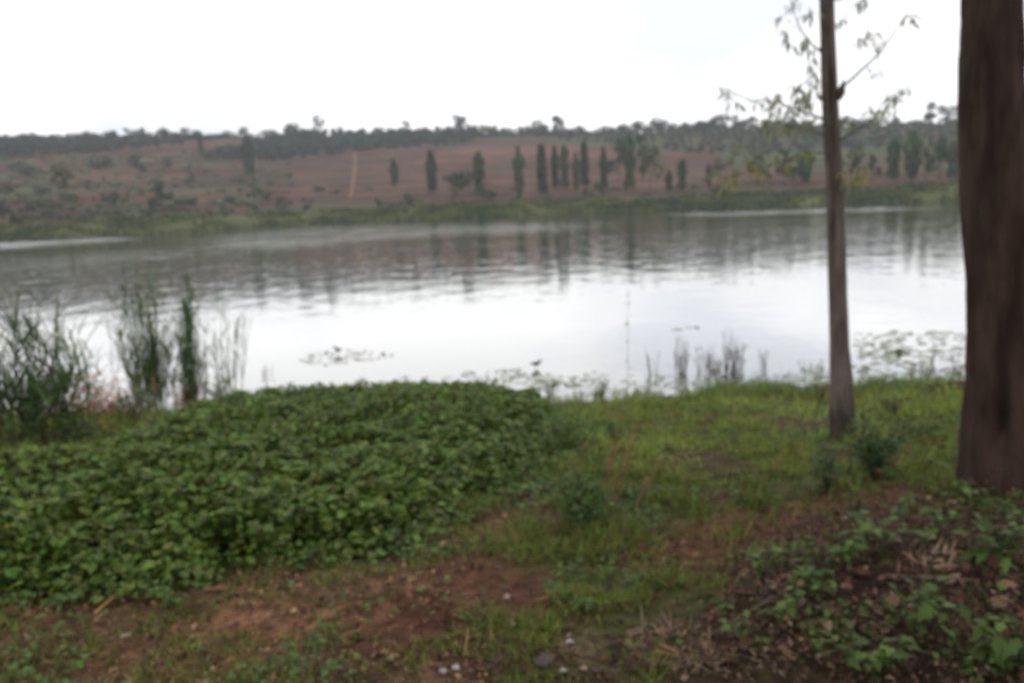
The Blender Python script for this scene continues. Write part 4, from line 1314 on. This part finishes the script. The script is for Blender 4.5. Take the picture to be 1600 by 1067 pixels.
# lily mats
PADV = []
for k in range(14):
    a = k / 13 * (2 * math.pi - .5) + .25
    PADV.append((math.cos(a), math.sin(a), .05 * math.sin(3 * a + 1)))
PADM = []
for s_ in range(4):
    V = [(0, 0, .0)] + [(p[0] * random.uniform(.9, 1.05), p[1] * random.uniform(.9, 1.05), p[2] + .02 * random.random()) for p in PADV]
    MBp = MB().add(V, [(0, i, i + 1) for i in range(1, 14)], None, [(.13, .17, .08), (.15, .19, .09), (.11, .14, .07), (.17, .20, .10)][s_])
    PADM.append(MBp.mesh('lily_pad', M_pad))


def lily_mat(poly, n_, rad, label, lift=.012, tilt=.07):
    xs = [p[0] for p in poly]; ys = [p[1] for p in poly]
    c0 = at_water(sum(xs) / len(xs), sum(ys) / len(ys))
    r_ = empty('water_lily', c0); tag(r_, label, 'water lily', 'water lily mats')
    st = MB(); k = 0
    while k < n_:
        q_ = (random.uniform(min(xs), max(xs)), random.uniform(min(ys), max(ys)))
        if not inpoly(np.array([q_[0]]), np.array([q_[1]]), poly)[0]: continue
        p_ = at_water(*q_)
        if ground_z(p_[0], p_[1]) > -.02: p_[2] = float(ground_z(p_[0], p_[1])) + .02
        o = child('lily_pad', random.choice(PADM), r_)
        l_ = rad * random.uniform(.55, 1.3)
        up = lift * random.uniform(.3, 1.0) * (4 if random.random() < .08 else 1)
        p_ = p_ - c0; p_[2] = max(p_[2], 0) + up
        o.location = p_; o.scale = (l_, l_, l_); o.rotation_euler = (random.gauss(0, tilt), random.gauss(0, tilt), random.uniform(0, 6.28))
        tube(st, [(p_[0], p_[1], -.25), (p_[0], p_[1], p_[2])], [.004, .003], 4, (.07, .08, .04))
        k += 1
    tag(st.build('stems', M_leaf, r_), kind='stuff')


lily_mat([(455, 566), (480, 553), (530, 546), (600, 548), (615, 556), (560, 566), (500, 572)], 80, .055, 'thin lily mat far out on the water behind the crop')
lily_mat([(690, 592), (740, 578), (830, 574), (900, 584), (930, 606), (800, 600)], 110, .055, 'lily mat along the shore behind the crop crest')
lily_mat([(1000, 612), (1010, 586), (1100, 590), (1200, 578), (1290, 575), (1290, 608), (1100, 618)], 230, .05, 'lily mat around the dark water reeds')
lily_mat([(1330, 570), (1335, 520), (1400, 516), (1515, 518), (1515, 600), (1420, 606), (1360, 600)], 290, .075, 'largest lily mat between the two near trunks', .012, .04)
lily_mat([(1380, 548), (1420, 545), (1425, 556), (1385, 560)], 24, .065, 'dense bright clump of lily leaves in the largest mat', .03, .25)
lily_mat([(1045, 514), (1090, 510), (1092, 515), (1048, 517)], 12, .06, 'small floating lily strip far out above the leftmost water reeds')
lily_mat([(860, 590), (930, 580), (1010, 592), (1000, 618), (890, 620)], 60, .05, 'lily leaves in the notch of water beside the crop corner')


# two small dark birds on the floating leaves
def bird(px_, py_, rz, label):
    b_ = at_water(px_, py_); b_[2] = .05
    r_ = empty('water_bird', b_, rz); tag(r_, label, 'bird', 'small dark birds on the lily mats')
    mb = MB()
    tube(mb, [(-.16, 0, .085), (-.10, 0, .07), (-.05, 0, .062), (0, 0, .06), (.05, 0, .068), (.075, 0, .09), (.09, 0, .115), (.108, 0, .13), (.125, 0, .128)], [.004, .014, .036, .045, .040, .024, .020, .024, .010], 10, (.022, .022, .024))
    mb.build('body', M_leaf, r_, True)
    mb = MB(); tube(mb, [(.122, 0, .13), (.150, 0, .122)], [.008, .001], 6, (.25, .16, .05)); mb.build('beak', M_leaf, r_)
    for s_ in (-1, 1):
        mb = MB(); tube(mb, [(.0, s_ * .018, .03), (.008, s_ * .02, -.02), (.03, s_ * .022, -.03)], [.004, .003, .002], 5, (.12, .10, .05)); mb.build('leg', M_leaf, r_)
        mb = MB(); tube(mb, [(.045, s_ * .036, .072), (0, s_ * .042, .072), (-.06, s_ * .03, .075), (-.11, s_ * .012, .080)], [.010, .020, .014, .003], 7, (.035, .033, .033)); mb.build('wing', M_leaf, r_, True)


bird(838, 576, .4, 'small dark bird on the lily mat behind the crop crest')
bird(528, 553, 2.6, 'small dark bird on the thin lily mat far out on the water')

# ------------------------------------------------------------------ dry stalks, sticks, stones, single dead leaves
def stalks(lines, label, col, name='dry_stalk', seeds=0):
    r_ = empty(name, (0, 0, 0)); tag(r_, label, 'dry stalk')
    for (bx, by, tx, ty, rr) in lines:
        b_ = hit(bx, by); tp = at(tx, ty, b_[1])
        pt = bent(b_ - (0, 0, .02), tp, .03, 9); mb = MB()
        tube(mb, pt, np.linspace(rr, rr * .35, 9), 5, col); s_ = mb.build('stem', M_dry, r_)
        lv = MB(); k_ = 10 + seeds; tt_ = rng.uniform(.35, 1, k_)
        pp_ = np.stack([np.interp(tt_, np.linspace(0, 1, 9), pt[:, k]) for k in range(3)], 1)
        scatter(lv, SLIM, pp_, rng.uniform(0, 6.28, k_), rng.normal(.4, .6, k_), rng.uniform(-.8, .8, k_), rng.uniform(.02, .06, k_), rng.uniform(.008, .014, k_), jit(np.array(col) * 1.1, k_, .25))
        lv.build('dry_leaves', M_dry, s_)


stalks([(975, 760, 981, 452, .0026)], 'single tall thin stalk rising across the bright water', (.15, .11, .075), seeds=14)
stalks([(945, 800, 972, 640, .009), (960, 790, 1002, 655, .009), (938, 790, 960, 690, .008), (990, 800, 1030, 720, .008), (950, 795, 985, 668, .009)], 'reddish brown dry stalks leaning right over the dark low shrub', (.20, .105, .065))
stalks([(905, 780, 912, 690, .005), (880, 770, 908, 715, .004)], 'pair of short dry stalks left of the reddish ones', (.20, .12, .07))


def stick(a, b_, r0, col, label, lift=.03):
    p0, p1 = hit(*a), hit(*b_)
    p0 = p0 + (0, 0, .012); p1 = p1 + (0, 0, lift)
    mb = MB(); tube(mb, bent(p0, p1, .04, 7), np.linspace(r0, r0 * .55, 7), 7, col)
    tag(mb.build('fallen_stick', M_dry), label, 'stick', 'sticks lying on the ground')


stick((148, 963), (212, 926), .007, (.42, .24, .10), 'orange-brown stick lying at the lower left crop edge', .06)
stick((320, 925), (358, 928), .005, (.34, .16, .08), 'short reddish stick under the crop front')
stick((1112, 960), (1180, 1036), .006, (.34, .22, .14), 'pale bent twig in the lower grass beside the straw', .03)
stick((1108, 1000), (1250, 935), .008, (.10, .075, .055), 'dark stick along the left of the litter heap', .06)
stick((725, 1030), (732, 1000), .004, (.30, .19, .09), 'short yellowish stick standing out of the lower middle soil', .05)
stick((835, 945), (900, 930), .006, (.26, .13, .06), 'rusty twig in the grass beside the path')
stick((1380, 905), (1520, 935), .010, (.12, .08, .06), 'long dark stick across the litter heap', .07)
stick((1060, 760), (1215, 745), .010, (.06, .05, .045), 'dark branch lying in the grass before the thin tree', .05)
stick((1250, 1000), (1330, 960), .007, (.20, .10, .06), 'reddish stick under the upright litter weed', .05)


def stone(px_, py_, s_, col, label):
    b_ = hit(px_, py_); mb = MB(); nu, nv = 12, 7; V = []
    sd_ = random.randint(0, 9999)
    for j in range(nv):
        for i in range(nu):
            a = i * 2 * math.pi / nu; ph = -math.pi / 2 + j / (nv - 1) * math.pi
            n_ = .7 + .6 * float(vnoise(np.array([math.cos(a) * 1.6 + 5]), np.array([math.sin(a) * 1.6 + ph * 1.3 + 5]), sd_)[0])
            V.append((s_ * math.cos(a) * math.cos(ph) * n_, s_ * .75 * math.sin(a) * math.cos(ph) * n_, s_ * .55 * math.sin(ph) * n_))
    Q = [(j * nu + i, j * nu + (i + 1) % nu, (j + 1) * nu + (i + 1) % nu, (j + 1) * nu + i) for j in range(nv - 1) for i in range(nu)]
    o = mb.add(V, None, Q, col).build('stone', M_stone, None, True)
    o.location = b_ + (0, 0, s_ * .25); o.rotation_euler = (0, 0, random.uniform(0, 6))
    tag(o, label, 'stone', 'stones lying on the bank')


for a in [(692, 1050, .015, (.36, .34, .33), 'whitish stone at the bottom edge, left of a pair'), (712, 1046, .017, (.40, .38, .38), 'whitish stone at the bottom edge, right of a pair'),
          (792, 935, .022, (.33, .24, .17), 'tan stone on the soil beside the path'), (890, 1005, .016, (.40, .39, .40), 'small grey stone in the lower middle grass'),
          (850, 1040, .040, (.085, .065, .06), 'dark flat stone at the bottom middle'), (1318, 812, .026, (.40, .33, .28), 'pale stone on bare soil near the pointed weed'),
          (1265, 828, .018, (.38, .36, .34), 'little grey stone left of the pale stone'), (615, 1030, .024, (.26, .17, .11), 'brown stone in the bottom middle soil'),
          (196, 995, .020, (.34, .25, .19), 'tan stone on the lower left soil'), (880, 1050, .018, (.32, .31, .30), 'small light stone by the dark flat stone'),
          (420, 965, .022, (.26, .15, .10), 'reddish clod on the front soil'), (300, 1000, .026, (.27, .15, .095), 'reddish clod lower left'),
          (1275, 950, .016, (.36, .33, .33), 'pale stone under the upright litter weed'), (1110, 752, .05, (.065, .05, .045), 'dark lump beside the lying branch in the grass')]:
    stone(*a)

DLM = []
for k in range(4):
    tv, tt, _ = LEAF
    V = np.array([(0, 0, 0), (.3, .32, .16), (.3, -.32, .1), (.35, 0, .02), (.68, .26, .22), (.68, -.26, .14), (.7, 0, .06), (1, .05, .16)]) * np.array([1, .8 + .3 * random.random(), .6 + random.random()])
    mb = MB().add(V, [(0, 3, 1), (0, 2, 3), (1, 3, 6), (1, 6, 4), (2, 6, 3), (2, 5, 6), (4, 6, 7), (6, 5, 7)], None, [(.22, .14, .09), (.17, .095, .06), (.25, .18, .13), (.16, .075, .042)][k])
    DLM.append(mb.mesh('dead_leaf', M_dry))
LITP = [(1460, 880), (1450, 905), (1425, 885), (1500, 905), (1480, 925), (1560, 930), (1585, 955), (1540, 960), (1500, 960), (1400, 885), (1220, 930), (1240, 920), (1205, 938), (1590, 1000), (1570, 1020),
        (1330, 905), (1310, 935), (1355, 945), (1330, 990), (1290, 1000), (1250, 1010), (1220, 1030), (1480, 800), (1545, 830), (1450, 830), (1380, 965), (1410, 905), (1560, 900), (1600, 930), (1290, 860), (1340, 840), (1300, 1055), (1275, 1040), (1580, 975)]
near = {}
for p in LITP:
    w = min(WEEDS, key=lambda w: math.hypot(w[0] - p[0], (w[1] - p[1]) * 1.5))
    near.setdefault(WEEDS.index(w), []).append(p)
SHORT = ['the bright corner weed', 'the dense bottom right weed', 'the lobed bottom-edge weed', 'the weed in the bottom right corner', 'the weed between the two bottom weeds', 'the upright litter weed', 'the dull sprawling weed',
         'the dark weed behind the upright one', 'the broad dark weed', 'the low weed at the left litter end', 'the small weed left of the litter', 'the weed at the trunk foot', 'the weed left of the trunk foot',
         'the tall bright weed below the trunk', 'the weed touching the right edge', 'the weed in front of the trunk', 'the bluish low weed', 'the small creeping weed', 'the pointed weed', 'the weed behind the litter']
for wi, ps in near.items():
    for i, p in enumerate(sorted(ps)):
        b_ = hit(p[0] + random.uniform(-6, 6), p[1] + random.uniform(-4, 4)); l_ = random.uniform(.045, .085)
        ci = random.randint(0, 3)
        o = bpy.data.objects.new('dead_leaf', DLM[ci]); COL.objects.link(o)
        o.location = b_ + (0, 0, .035); o.scale = (l_, l_, l_); o.rotation_euler = (random.gauss(0, .5), random.gauss(0, .4), random.uniform(0, 6.28))
        tag(o, '%s curled dead leaf, %s by %s' % (['tan', 'brown', 'pale', 'rusty'][ci], WORDN[i] if len(ps) > 1 else 'the only one', SHORT[wi]), 'dead leaf', 'curled dead leaves on the litter heap')
